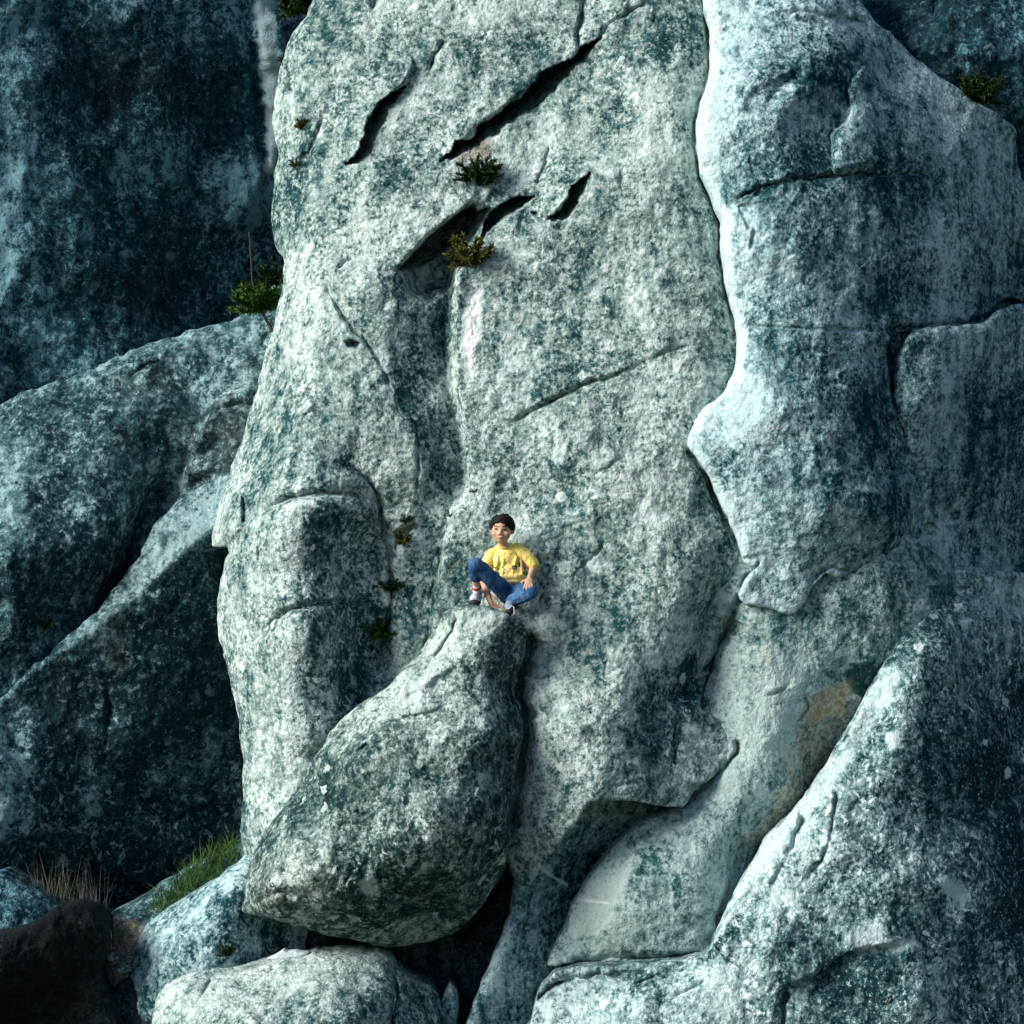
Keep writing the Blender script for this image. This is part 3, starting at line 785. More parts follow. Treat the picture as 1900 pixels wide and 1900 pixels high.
r.step([(836, 950), (812, 1050), (797, 1120), (790, 1200)], 16, 4, 46, sign=-1)
r.carve([(732, 985), (770, 970), (776, 978), (745, 1000), (730, 1030)], 24, 6)
r.crack([(838, 760), (820, 800), (808, 850)], 4, 8)
r.crack([(545, 40), (535, 110), (540, 180)], 10, 12)
r.crack([(620, 150), (600, 220), (570, 300), (555, 360)], 9, 9)
r.crack([(570, 280), (550, 330)], 10, 16)
r.crack([(1330, 400), (1322, 500)], 6, 10)
r.step([(1000, 640), (1010, 800), (990, 900)], 6, 30, 90, sign=-1)
# lower right turn of the face
r.crack([(1258, 1325), (1250, 1370), (1252, 1420)], 3.5, 8)
r.step([(1390, 1090), (1345, 1170), (1300, 1260), (1262, 1330)], -34, 20, 60, sign=1)
r.crack([(1122, 1180), (1128, 1220), (1120, 1260)], 4, 4)
r.crack([(1300, -20), (1312, 60), (1312, 130), (1292, 200), (1286, 260), (1297, 325), (1318, 378), (1335, 415), (1334, 470), (1342, 530), (1356, 590), (1364, 640)], 6, 22, taper=0.04)
r.crack([(1270, 830), (1302, 876), (1326, 930), (1350, 980), (1368, 1020)], 7, 28, taper=0.06)
r.crack([(984, 1172), (979, 1218), (963, 1258), (962, 1290), (974, 1318), (977, 1365), (968, 1415), (956, 1480), (950, 1540)], 10, 70, taper=0.05)
r.bevel([(1372, 1030), (1320, 1110), (1275, 1190), (1235, 1260), (1222, 1300)], 0.95, 60, sign=-1)
r.paint([(1370, 1060), (1330, 1130), (1270, 1230), (1210, 1300), (1200, 1400), (1250, 1400), (1300, 1280), (1400, 1100)], -0.8, 18)  # painted shade band where the flank turns from the sun
# seat behind the ledge
r.blob(975, 1105, 60, 26, -16)
# colours of the rock, with shade painted on some faces
r.paint([(1170, 150), (1280, 130), (1290, 260), (1250, 420), (1180, 360), (1140, 260)], 0.75, 60)
r.paint([(1130, 60), (1280, 20), (1240, 140), (1170, 220), (1110, 200)], -0.7, 40)
r.paint([(864, 556), (888, 545), (890, 640), (870, 705), (858, 640)], 3.6, 8, amp=2)
r.paint([(735, 520), (840, 520), (836, 700), (850, 800), (850, 900), (780, 930), (780, 800), (730, 700)], -0.5, 18)  # painted shade inside the open corner
r.paint([(570, 960), (700, 950), (705, 1180), (690, 1330), (590, 1330), (560, 1180)], -1.3, 26)  # pillar's right flank painted dark as its shaded side
r.paint([(860, 262), (915, 262), (905, 290), (850, 296)], 1.0, 8, 'warm')
r.paint([(520, 150), (600, 80), (640, 200), (560, 420), (515, 400)], -0.35, 40)
r.paint([(640, 295), (700, 240), (745, 190), (740, 270), (660, 330)], 0.9, 18)
r.paint([(1200, 1260), (1300, 1230), (1260, 1480), (1130, 1490)], -0.6, 30)  # painted shade where the face rounds away to the right
r.paint([(1100, 660), (1230, 620), (1280, 800), (1240, 1050), (1120, 1000)], 0.25, 60)
r.paint([(1175, 930), (1195, 928), (1228, 965), (1222, 975), (1190, 950)], 2.0, 5, amp=2)
r.paint([(1090, 1030), (1110, 1025), (1112, 1060), (1095, 1062)], 2.0, 6, amp=2)
r.paint([(900, 960), (960, 1010), (1000, 1010), (985, 985), (960, 960)], 0.9, 14)
r.paint([(910, 1105), (938, 1110), (936, 1135), (918, 1132)], 1.0, 8, 'warm')
r.paint([(1025, 810), (1045, 805), (1048, 840), (1030, 860)], 1.9, 6, amp=3)
r.paint([(1195, 1210), (1225, 1205), (1225, 1235), (1205, 1240)], 1.9, 6, amp=3)
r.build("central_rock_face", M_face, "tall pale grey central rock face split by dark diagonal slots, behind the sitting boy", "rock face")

# ---- right buttress
out = [(1300, -160), (1308, 0), (1320, 60), (1319, 130), (1300, 195), (1293, 255), (1304, 320), (1324, 372), (1341, 410), (1340, 460), (1348, 520), (1362, 580), (1371, 630), (1363, 695), (1336, 735), (1302, 762), (1282, 798), (1277, 826), (1308, 868), (1332, 922), (1356, 972),
       (1373, 1012), (1380, 1046), (1402, 1056), (1384, 1076), (1369, 1102), (1386, 1121), (1422, 1128), (1452, 1139), (1474, 1138), (1490, 1118), (1508, 1090), (1532, 1064), (1552, 1072), (1580, 1068), (1630, 1064), (1668, 1030), (1704, 1000), (1722, 965), (1760, 1000), (1850, 1060), (2150, 1100), (2150, 500),
       (1960, 400), (1893, 330), (1886, 262), (1884, 236), (1846, 208), (1790, 172), (1742, 140), (1694, 104), (1650, 60), (1602, 14), (1570, -60), (1500, -160)]
ctrl = [(1310, -100, -210), (1400, -100, -196), (1540, -100, -270),
        (1310, 60, -125), (1370, 60, -92), (1450, 80, -76), (1560, 100, -110), (1660, 100, -230),
        (1295, 250, -66), (1350, 250, -30), (1430, 250, -10), (1530, 250, -66), (1590, 250, -76), (1700, 250, -150), (1850, 250, -300),
        (1340, 420, -40), (1390, 420, 0), (1470, 430, 16), (1580, 440, -30), (1700, 450, -120), (1850, 450, -280), (1960, 450, -420),
        (1365, 620, -6), (1410, 620, 26), (1490, 620, 40), (1600, 620, -16), (1680, 640, -90), (1800, 640, -240), (2100, 640, -560),
        (1282, 810, 10), (1340, 810, 40), (1430, 810, 62), (1560, 810, 30), (1680, 820, -70), (1800, 820, -230), (2100, 820, -560),
        (1370, 1010, 22), (1420, 980, 56), (1520, 970, 62), (1620, 960, 20), (1700, 960, -80), (1400, 1090, 30), (1460, 1110, 30), (1560, 1050, 20), (1660, 1010, -30), (1900, 1050, -420)]
r = Rock(out, ctrl, step=2.35, R=7, amp=2.6, seed=71, grain=0.85, back=200)
r.planes((10, 170, 4), (6, 80, 1))
r.flakes(30, 6, 5.0, angs=(-1.5, -0.9, 0.1))
r.crack([(1350, 382), (1385, 360), (1425, 343), (1480, 330), (1550, 326), (1640, 325), (1725, 322)], 4.5, 20)
r.step([(1345, 385), (1425, 345), (1500, 328), (1600, 326)], 12, 4, 60, sign=-1)
r.carve([(1366, 382), (1384, 376), (1396, 420), (1388, 428)], 10, 4, amp=1)
r.step([(1380, 374), (1396, 424), (1388, 470)], -10, 3, 30, sign=-1)
r.step([(1610, 118), (1590, 136), (1574, 160), (1578, 196), (1562, 230), (1541, 252), (1544, 300), (1548, 330)], 30, 4, 110, sign=-1, taper=0.08)
r.crack([(1590, 136), (1572, 165), (1576, 200), (1558, 234), (1539, 252), (1543, 300), (1548, 330)], 4, 16)
r.crack([(1440, 40), (1480, 20), (1540, 30), (1600, 40)], 10, 12)
r.step([(1430, 60), (1480, 30), (1560, 30), (1640, 60), (1690, 110)], 16, 10, 50, sign=-1)
r.crack([(1500, 130), (1450, 150), (1420, 200)], 12, 12)
r.step([(1370, 215), (1385, 195), (1395, 170), (1440, 150), (1520, 140)], 10, 8, 60, sign=-1)
r.crack([(1380, 604), (1450, 608), (1560, 612), (1650, 616)], 4, 9)
r.carve([(1640, 640), (1662, 615), (1690, 612), (1676, 650), (1668, 700), (1660, 760), (1650, 720)], 50, 6)
r.carve([(1820, 590), (1850, 560), (1880, 552), (1905, 560), (1890, 600), (1840, 606)], 60, 8)
r.crack([(1884, 440), (1888, 500), (1886, 560)], 5, 22)
r.crack([(1640, 612), (1720, 606), (1830, 596)], 6, 34)
r.crack([(1880, 250), (1884, 290), (1879, 330)], 4, 20)
r.step([(1288, 770), (1320, 800), (1400, 830), (1460, 900)], 8, 16, 70, sign=1)
r.crack([(1500, 1088), (1525, 1062), (1548, 1052), (1580, 1066)], 4, 10)
r.carve([(1612, 1062), (1660, 1020), (1690, 980), (1700, 940), (1720, 950), (1710, 1000), (1670, 1040)], 20, 12)
r.blob(1620, 950, 70, 60, 14)
r.crack([(1370, 1046), (1400, 1056), (1412, 1040)], 3, 8)
r.paint([(1312, 0), (1400, 0), (1380, 120), (1360, 240), (1330, 330), (1296, 300), (1298, 220), (1320, 120)], 1.0, 26)  # sunlit left strip painted paler, continued on the next line
r.paint([(1345, 400), (1400, 380), (1410, 500), (1400, 640), (1370, 700), (1360, 580)], 0.8, 22)
r.paint([(1440, 80), (1600, 100), (1580, 220), (1550, 320), (1480, 330), (1500, 200), (1420, 130)], -0.9, 30)  # painted shade on the part facing right, beside the flake
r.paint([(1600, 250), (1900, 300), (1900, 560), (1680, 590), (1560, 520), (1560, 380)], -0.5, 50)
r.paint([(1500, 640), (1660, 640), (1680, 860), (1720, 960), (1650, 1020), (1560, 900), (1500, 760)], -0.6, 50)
r.paint([(1340, 730), (1440, 700), (1420, 800), (1360, 830), (1300, 800)], 0.8, 30)
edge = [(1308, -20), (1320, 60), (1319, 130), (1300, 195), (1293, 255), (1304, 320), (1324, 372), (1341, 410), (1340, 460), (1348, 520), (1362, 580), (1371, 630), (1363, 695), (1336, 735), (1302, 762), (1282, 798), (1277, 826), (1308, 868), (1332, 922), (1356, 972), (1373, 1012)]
r.paint([(x - 6, y) for x, y in edge] + [(x + 17, y) for x, y in edge[::-1]], 1.5, 5, amp=2)  # painted bright rim for the sunlit left edge
r.paint([(1376, 1100), (1480, 1110), (1470, 1136), (1400, 1122)], 0.9, 12)
r.paint([(1545, 252), (1570, 250), (1565, 320), (1548, 320)], 0.9, 10)  # lit edge of the flake painted paler
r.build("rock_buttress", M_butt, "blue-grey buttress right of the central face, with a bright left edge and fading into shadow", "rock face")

# ---- block at the right edge
r = Rock([(1690, 618), (1722, 606), (1780, 604), (1828, 598), (1846, 580), (1880, 566), (1940, 560), (2150, 560), (2150, 1450), (1900, 1400), (1740, 1250), (1690, 1100), (1684, 960), (1690, 860), (1672, 795), (1660, 735), (1662, 680), (1672, 645)],
         [(1665, 700, -60), (1720, 620, -80), (1720, 720, -72), (1790, 700, -140), (1850, 600, -190), (1900, 700, -270), (2000, 700, -400), (2150, 800, -580), (1700, 850, -84), (1760, 900, -136), (1730, 960, -130), (1850, 900, -250), (1860, 1080, -270), (2100, 1100, -530)],
         step=2.6, R=22, amp=2.5, seed=77, grain=0.9, back=140)
r.paint([(1760, 720), (2000, 700), (2000, 1100), (1800, 1000)], -0.9, 50)  # painted shade where the block curves away to the right
r.paint([(1665, 640), (1700, 640), (1690, 780), (1665, 760)], 0.6, 12)  # lit left edge of the block painted paler
r.build("edge_block", M_butt, "rounded dark block at the right edge, set under a black horizontal gap", "rock")

# ---- right front ridge boulder and the pale apron at the bottom
out = [(1640, 1236), (1612, 1290), (1580, 1345), (1545, 1405), (1512, 1455), (1480, 1500), (1450, 1530), (1420, 1562), (1400, 1600), (1376, 1640), (1350, 1692), (1330, 1735), (1302, 1775), (1220, 1786), (1140, 1788), (1075, 1794), (1030, 1804), (1006, 1828), (994, 1860), (984, 1900), (972, 1990),
       (2150, 1990), (2150, 1080), (1860, 1060), (1780, 1050), (1735, 1090), (1690, 1150)]
ctrl = [(1640, 1236, 4), (1690, 1150, -66), (1760, 1080, -130), (1580, 1345, 34), (1500, 1475, 66), (1420, 1562, 84), (1350, 1692, 110), (1302, 1775, 120), (1150, 1788, 92), (1020, 1810, 60), (980, 1900, 50),
        (1680, 1270, 30), (1760, 1200, -40), (1640, 1380, 64), (1560, 1500, 98), (1480, 1620, 128), (1400, 1730, 146), (1720, 1350, 40), (1700, 1500, 80), (1640, 1640, 130), (1540, 1760, 160), (1300, 1850, 160), (1150, 1860, 130), (1060, 1870, 100),
        (1820, 1250, -110), (1800, 1400, -40), (1790, 1550, 16), (1760, 1700, 84), (1700, 1850, 140), (1900, 1300, -230), (1890, 1500, -110), (1880, 1700, -30), (1860, 1880, 40), (2150, 1300, -480), (2150, 1600, -320), (2150, 1980, -170), (1400, 1980, 200), (1050, 1990, 140)]
r = Rock(out, ctrl, step=2.3, R=7, amp=2.2, seed=81, grain=1.0, back=160)
r.planes((13, 160, 3), (7, 75, 2))
r.flakes(30, 7, 5.0, angs=(-0.95, -1.4, 0.2))
r.crack([(1552, 1470), (1545, 1520), (1538, 1560), (1522, 1596), (1498, 1628)], 4.5, 15)
r.crack([(1492, 1508), (1470, 1570), (1445, 1620), (1428, 1650)], 9, 15)
r.crack([(1325, 1752), (1345, 1778), (1380, 1800)], 3, 8)
r.crack([(992, 1862), (1018, 1834), (1050, 1816), (1090, 1812), (1122, 1800)], 6, 26)
r.step([(1000, 1850), (1040, 1820), (1120, 1806), (1180, 1800)], -16, 4, 60, sign=1)
r.crack([(1458, 1836), (1454, 1870), (1450, 1930)], 7, 30)
r.step([(1440, 1825), (1470, 1830), (1530, 1800), (1600, 1760), (1700, 1750)], -16, 8, 70, sign=1)
r.crack([(1170, 1830), (1210, 1815), (1240, 1805)], 4, 10)
r.crack([(1255, 1850), (1290, 1830), (1310, 1815)], 4, 8)
r.step([(1330, 1745), (1370, 1660), (1420, 1590), (1470, 1530)], 8, 4, 24, sign=1)
r.paint([(1640, 1236), (1670, 1260), (1560, 1440), (1460, 1560), (1380, 1680), (1330, 1740), (1350, 1690), (1420, 1560), (1510, 1455), (1580, 1345)], 1.3, 7)  # painted highlight along the left edge that faces the sun
r.paint([(1650, 1260), (1720, 1250), (1700, 1360), (1600, 1480), (1520, 1640), (1420, 1740), (1400, 1700), (1500, 1540)], 0.3, 26)
r.paint([(1640, 1365), (1668, 1360), (1672, 1385), (1652, 1392)], 2.0, 5, amp=3)
r.paint([(1740, 1630), (1760, 1626), (1800, 1670), (1790, 1680), (1750, 1655)], 2.0, 5, amp=3)
r.paint([(1590, 1720), (1640, 1700), (1640, 1740), (1700, 1745), (1700, 1760), (1600, 1765), (1560, 1750)], 1.9, 10, amp=5)
r.paint([(1720, 1790), (1745, 1800), (1735, 1815)], 1.9, 6, amp=3)
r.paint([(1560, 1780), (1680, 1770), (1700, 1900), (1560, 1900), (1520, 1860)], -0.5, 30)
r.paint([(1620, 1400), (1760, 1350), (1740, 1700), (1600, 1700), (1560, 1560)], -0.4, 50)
r.paint([(1780, 1250), (2000, 1200), (2000, 1990), (1780, 1990), (1740, 1800), (1780, 1500)], -0.9, 50)  # right side painted dark where it falls into shade
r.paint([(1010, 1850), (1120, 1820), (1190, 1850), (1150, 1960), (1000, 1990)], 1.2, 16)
r.paint([(1290, 1790), (1420, 1800), (1400, 1850), (1300, 1900), (1200, 1880)], 0.7, 30)
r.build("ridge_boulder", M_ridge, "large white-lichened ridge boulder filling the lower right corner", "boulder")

# ---- rocks at the lower left, back to front
r = Rock([(160, 1790), (180, 1720), (210, 1690), (250, 1672), (300, 1640), (340, 1612), (400, 1590), (480, 1560), (520, 1700), (300, 1900), (150, 1900)],
         [(180, 1720, -90), (250, 1675, -110), (330, 1620, -120), (300, 1700, -70), (230, 1740, -50), (450, 1600, -110), (400, 1750, -40), (200, 1880, -30)],
         step=3, R=16, amp=3, seed=85, grain=0.7, back=140)
r.paint([(150, 1720), (260, 1720), (260, 1900), (150, 1900)], 0.7, 10, 'warm')
r.build("ledge_rock", M_left, "low grey ledge with grass behind the smooth boulder at the lower left", "rock")

r = Rock([(232, 1830), (240, 1785), (250, 1748), (270, 1718), (305, 1688), (350, 1660), (400, 1632), (440, 1602), (470, 1570), (520, 1525), (640, 1520), (640, 1860), (300, 1900), (240, 1880)],
         [(240, 1800, -20), (265, 1730, -40), (350, 1665, -30), (450, 1600, -20), (310, 1740, 36), (290, 1830, 40), (400, 1690, 50), (460, 1650, 30), (430, 1770, 66), (515, 1690, -30), (540, 1760, -50), (600, 1600, -100), (600, 1800, -70)],
         step=2.4, R=26, amp=2.4, seed=88, grain=0.7, back=160)
r.paint([(380, 1690), (450, 1620), (480, 1680), (540, 1720), (540, 1800), (420, 1790), (390, 1740)], -1.0, 16)  # painted shadow of the boy's boulder above
r.paint([(260, 1740), (400, 1640), (440, 1620), (400, 1680), (300, 1760)], 0.6, 16)
r.build("smooth_boulder", M_butt, "smooth blue-grey boulder wedged under the left end of the boy's boulder", "boulder")

r = Rock([(-160, 1680), (-60, 1640), (0, 1616), (40, 1636), (90, 1664), (130, 1690), (160, 1740), (120, 1850), (-160, 1860)],
         [(-160, 1680, -60), (0, 1620, -60), (0, 1700, 0), (100, 1680, -50), (60, 1740, -10), (140, 1740, -60), (0, 1840, 20), (-150, 1800, 10)],
         step=3, R=20, amp=3, seed=90, grain=0.9, back=150)
r.build("mottled_rock", M_back, "mottled blue-black rock at the left edge behind the black boulder", "rock")

r = Rock([(-160, 1800), (-60, 1745), (0, 1736), (40, 1722), (75, 1700), (105, 1684), (140, 1680), (168, 1690), (190, 1716), (200, 1746), (196, 1775), (184, 1800), (190, 1830), (210, 1860), (230, 1990), (-160, 1990)],
         [(-160, 1800, 150), (0, 1740, 130), (100, 1690, 120), (180, 1710, 100), (198, 1750, 90), (100, 1760, 150), (0, 1800, 150), (170, 1790, 96), (100, 1840, 70), (0, 1880, 50), (150, 1900, 40), (-100, 1980, 20), (200, 1980, 20)],
         step=2.8, R=18, amp=4, seed=92, grain=1.3, back=220)
r.paint([(-160, 1600), (300, 1600), (300, 2000), (-160, 2000)], -1.0, 20)  # whole boulder darkened further for its shaded face
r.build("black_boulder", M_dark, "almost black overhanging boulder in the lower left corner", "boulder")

r = Rock([(180, 1990), (190, 1880), (215, 1830), (240, 1815), (262, 1840), (300, 1850), (330, 1990)],
         [(200, 1860, 10), (250, 1850, 20), (230, 1950, 20), (310, 1950, 30)],
         step=3, R=20, amp=3, seed=93, grain=0.9, back=120)
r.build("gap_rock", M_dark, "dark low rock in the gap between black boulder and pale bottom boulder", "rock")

# ---- bottom rock
r = Rock([(272, 1990), (282, 1900), (290, 1858), (306, 1826), (345, 1806), (392, 1796), (440, 1790), (500, 1779), (570, 1772), (640, 1765), (690, 1765), (722, 1775), (738, 1800), (770, 1818), (800, 1830), (815, 1850), (826, 1900), (832, 1990)],
         [(280, 1900, 90), (310, 1826, 80), (450, 1792, 80), (640, 1770, 84), (720, 1780, 70), (340, 1870, 150), (480, 1840, 160), (620, 1830, 176), (700, 1840, 160), (760, 1850, 110), (820, 1880, 40), (400, 1980, 220), (600, 1980, 250), (740, 1980, 190), (830, 1980, 60)],
         step=2.3, R=26, amp=2.6, seed=95, grain=0.9, back=200)
r.crack([(728, 1775), (732, 1810), (735, 1850), (728, 1890), (730, 1950)], 5, 24)
r.crack([(392, 1815), (380, 1835), (372, 1852)], 4, 9)
r.blob(396, 1795, 12, 9, 14)
r.paint([(300, 1830), (640, 1775), (700, 1790), (640, 1850), (420, 1870), (300, 1900)], 0.8, 24)
r.paint([(560, 1830), (720, 1800), (800, 1830), (820, 1980), (560, 1980)], -0.6, 30)
r.build("bottom_boulder", M_face, "pale broad boulder along the bottom edge under the boy's boulder", "boulder")

# ---- added dark rock standing in for the shade in the cleft
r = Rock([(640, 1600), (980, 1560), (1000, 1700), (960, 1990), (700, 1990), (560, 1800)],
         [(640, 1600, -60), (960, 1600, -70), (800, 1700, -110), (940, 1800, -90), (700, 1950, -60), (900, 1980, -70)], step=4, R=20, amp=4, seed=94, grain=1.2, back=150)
r.build("cleft_shade_rock", M_dark, "added black rock standing in for deep shade in the cleft under the boy's boulder", "rock")

# ---- thin stone in the cleft
r = Rock([(800, 1990), (806, 1900), (820, 1850), (836, 1822), (852, 1850), (846, 1920), (850, 1990)],
         [(806, 1900, 10), (835, 1830, -6), (826, 1900, 30), (846, 1920, 0), (825, 1980, 40)], step=2.6, R=12, amp=2, seed=96, grain=0.5, back=80)
r.build("cleft_stone", M_butt, "thin upright stone in the dark cleft at the bottom", "rock")

# ---- white chip of rock in the slot under the boulder
r = Rock([(494, 1779), (510, 1772), (526, 1762), (534, 1766), (550, 1764), (574, 1767), (566, 1774), (530, 1784)],
         [(494, 1779, 66), (526, 1764, 60), (570, 1768, 60), (530, 1780, 70)], step=1.6, R=6, amp=1, seed=97, grain=0.2, back=26)
r.pale += 2.3
r.build("stone_chip", M_slab, "small white chip of stone lying in the slot under the big boulder", "stone")

# ---- the boy's boulder
out = [(824, 1138), (842, 1126), (868, 1121), (905, 1125), (932, 1134), (955, 1146), (972, 1160), (977, 1182), (972, 1215), (960, 1250), (950, 1278), (955, 1300), (966, 1322), (968, 1360), (960, 1410), (950, 1470), (944, 1520), (944, 1570), (938, 1610), (915, 1650), (885, 1690), (850, 1728), (800, 1746), (750, 1756), (705, 1757), (660, 1744), (600, 1733),
       (545, 1718), (500, 1704), (452, 1692), (455, 1655), (462, 1610), (478, 1565), (505, 1525), (535, 1484), (562, 1445), (585, 1405), (606, 1370), (640, 1328), (680, 1300), (716, 1276), (745, 1246), (775, 1214), (800, 1180), (815, 1155)]
ctrl = [(840, 1140, 100), (880, 1130, 116), (935, 1140, 112), (970, 1170, 84), (860, 1170, 122), (930, 1180, 122), (800, 1195, 96), (850, 1240, 136), (920, 1240, 126), (955, 1270, 84), (745, 1255, 96), (800, 1290, 144), (880, 1320, 160), (940, 1340, 126), (966, 1340, 92),
        (640, 1335, 90), (720, 1340, 156), (780, 1390, 186), (880, 1420, 184), (945, 1440, 112), (565, 1450, 88), (650, 1430, 164), (740, 1490, 214), (850, 1520, 202), (930, 1540, 112), (505, 1530, 86), (580, 1520, 170), (470, 1600, 84), (540, 1600, 176), (650, 1580, 226), (760, 1580, 226), (860, 1590, 150), (925, 1620, 74),
        (455, 1690, 90), (520, 1670, 150), (620, 1680, 176), (720, 1680, 160), (820, 1670, 104), (880, 1690, 40), (700, 1755, 50), (800, 1742, 20), (560, 1718, 80)]
r = Rock(out, ctrl, step=2.2, R=13, amp=2.4, seed=99, grain=1.25, back=125)
r.bevel([(862, 1140), (800, 1262), (720, 1345), (640, 1405), (575, 1490), (525, 1580), (500, 1650)], 0.55, 70, sign=1)
r.bevel([(935, 1150), (905, 1280), (898, 1400), (885, 1520), (850, 1640)], 0.6, 60, sign=-1)
r.planes((20, 150, 2), (10, 70, 5))
r.flakes(26, 8, 6.0)
r.crack([(846, 1142), (838, 1170), (822, 1195), (800, 1225)], 5, 12)
r.step([(850, 1230), (815, 1255), (785, 1275), (740, 1300)], 10, 5, 36, sign=1)
r.blob(880, 1370, 40, 30, 10)
r.crack([(480, 1670), (530, 1655), (600, 1680), (680, 1720)], 9, 12)
r.crack([(950, 1300), (938, 1360), (944, 1420), (935, 1500)], 5, 10)
r.step([(900, 1250), (935, 1290), (945, 1340)], -9, 6, 40, sign=-1)
r.paint([(820, 1145), (935, 1140), (900, 1190), (840, 1250), (760, 1310), (660, 1360), (600, 1400), (640, 1330), (745, 1250)], 1.0, 20)  # lit upper-left slope painted paler
r.paint([(880, 1170), (975, 1160), (960, 1260), (960, 1500), (940, 1620), (880, 1600), (900, 1400), (880, 1260)], -0.7, 26)  # right flank painted darker as it turns from the sun
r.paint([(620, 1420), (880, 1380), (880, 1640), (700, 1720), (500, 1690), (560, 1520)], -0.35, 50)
r.paint([(670, 1634), (698, 1630), (702, 1660), (676, 1664)], 2.1, 6, amp=4)
r.paint([(560, 1560), (640, 1540), (660, 1600), (580, 1640), (500, 1610)], 0.5, 40)
r.paint([(480, 1600), (640, 1620), (600, 1700), (460, 1690)], 0.12, 30, 'warm')
r.paint([(600, 1600), (940, 1480), (940, 1640), (860, 1740), (700, 1760), (500, 1700)], -0.8, 40)  # shade of the underside painted over the lower part
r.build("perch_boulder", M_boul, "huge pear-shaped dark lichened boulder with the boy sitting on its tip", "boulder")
#PART2
# ================================================================== PLANTS
def raw_mesh(name, V, F, mat, parent, smooth=False):
    me = bpy.data.meshes.new(name)
    me.from_pydata([tuple(v) for v in V], [], F)
    if smooth:
        for p in me.polygons: p.use_smooth = True
    me.update()
    o = bpy.data.objects.new(name, me)
    COL.objects.link(o)
    me.materials.append(mat)
    if parent is not None: o.parent = parent
    return o

def leaf_mat(name, a, b):
    m = bpy.data.materials.new(name)
    t = NT(m)
    oi = t.n("ShaderNodeNewGeometry")
    tc = t.n("ShaderNodeTexCoord")
    n = t.noise(tc.outputs['Object'], 28, 2, 0.6)
    rnd = oi.outputs['Random Per Island']
    f = t.math('ADD', t.math('MULTIPLY', n, 0.6), t.math('MULTIPLY', rnd, 0.45))
    col = t.mix(t.ramp(f, 0.25, 0.8), c4(*a), c4(*b))
    bs = t.n("ShaderNodeBsdfPrincipled"); t.l(col, bs.inputs['Base Color'])
    bs.inputs['Roughness'].default_value = 0.65; bs.inputs['Specular IOR Level'].default_value = 0.25
    tr = t.n("ShaderNodeBsdfTranslucent"); t.l(col, tr.inputs[0])
    mx = t.n("ShaderNodeMixShader"); mx.inputs[0].default_value = 0.2
    t.l(bs.outputs[0], mx.inputs[1]); t.l(tr.outputs[0], mx.inputs[2])
    out = t.n("ShaderNodeOutputMaterial"); t.l(mx.outputs[0], out.inputs[0])
    return m

L_dark = leaf_mat("dark_green_leaves", (0.008, 0.022, 0.011), (0.045, 0.08, 0.022))
L_olive = leaf_mat("olive_leaves", (0.025, 0.045, 0.012), (0.16, 0.15, 0.035))
L_green = leaf_mat("fresh_green_leaves", (0.02, 0.06, 0.015), (0.085, 0.16, 0.03))
L_straw = leaf_mat("dry_straw", (0.04, 0.045, 0.035), (0.26, 0.25, 0.19))
L_brown = leaf_mat("dry_leaves_brown", (0.10, 0.04, 0.015), (0.30, 0.13, 0.04))
M_twig = simple_mat("twig_bark", (0.05, 0.045, 0.035), 0.9, scale=40)

def blade(V, F, p, d, L, w, droop, rnd, segs=3):
    """narrow bent leaf"""
    d = d.normalized()
    side = d.cross(Vector((rnd.uniform(-1, 1), rnd.uniform(-1, 1), rnd.uniform(-1, 1)))).normalized()
    base = len(V)
    q = p.copy()
    for i in range(segs):
        t = i / segs
        ww = w * (1 - t * 0.7)
        V.append(q - side * ww); V.append(q + side * ww)
        q = q + d * (L / segs)
        d = (d + Vector((0, 0, -droop / segs))).normalized()
    V.append(q)
    for i in range(segs - 1):
        a = base + i * 2
        F.append((a, a + 1, a + 3, a + 2))
    a = base + (segs - 1) * 2
    F.append((a, a + 1, a + 2))
    return q

def tube(V, F, pts, r0, r1, n=5):
    base = len(V)
    m = len(pts)
    for i, p in enumerate(pts):
        d = (pts[min(i + 1, m - 1)] - pts[max(i - 1, 0)]).normalized()
        a = d.orthogonal().normalized(); b = d.cross(a)
        r = r0 + (r1 - r0) * i / (m - 1)
        for k in range(n):
            th = 2 * math.pi * k / n
            V.append(p + a * (r * math.cos(th)) + b * (r * math.sin(th)))
    for i in range(m - 1):
        for k in range(n):
            F.append((base + i * n + k, base + i * n + (k + 1) % n, base + (i + 1) * n + (k + 1) % n, base + (i + 1) * n + k))

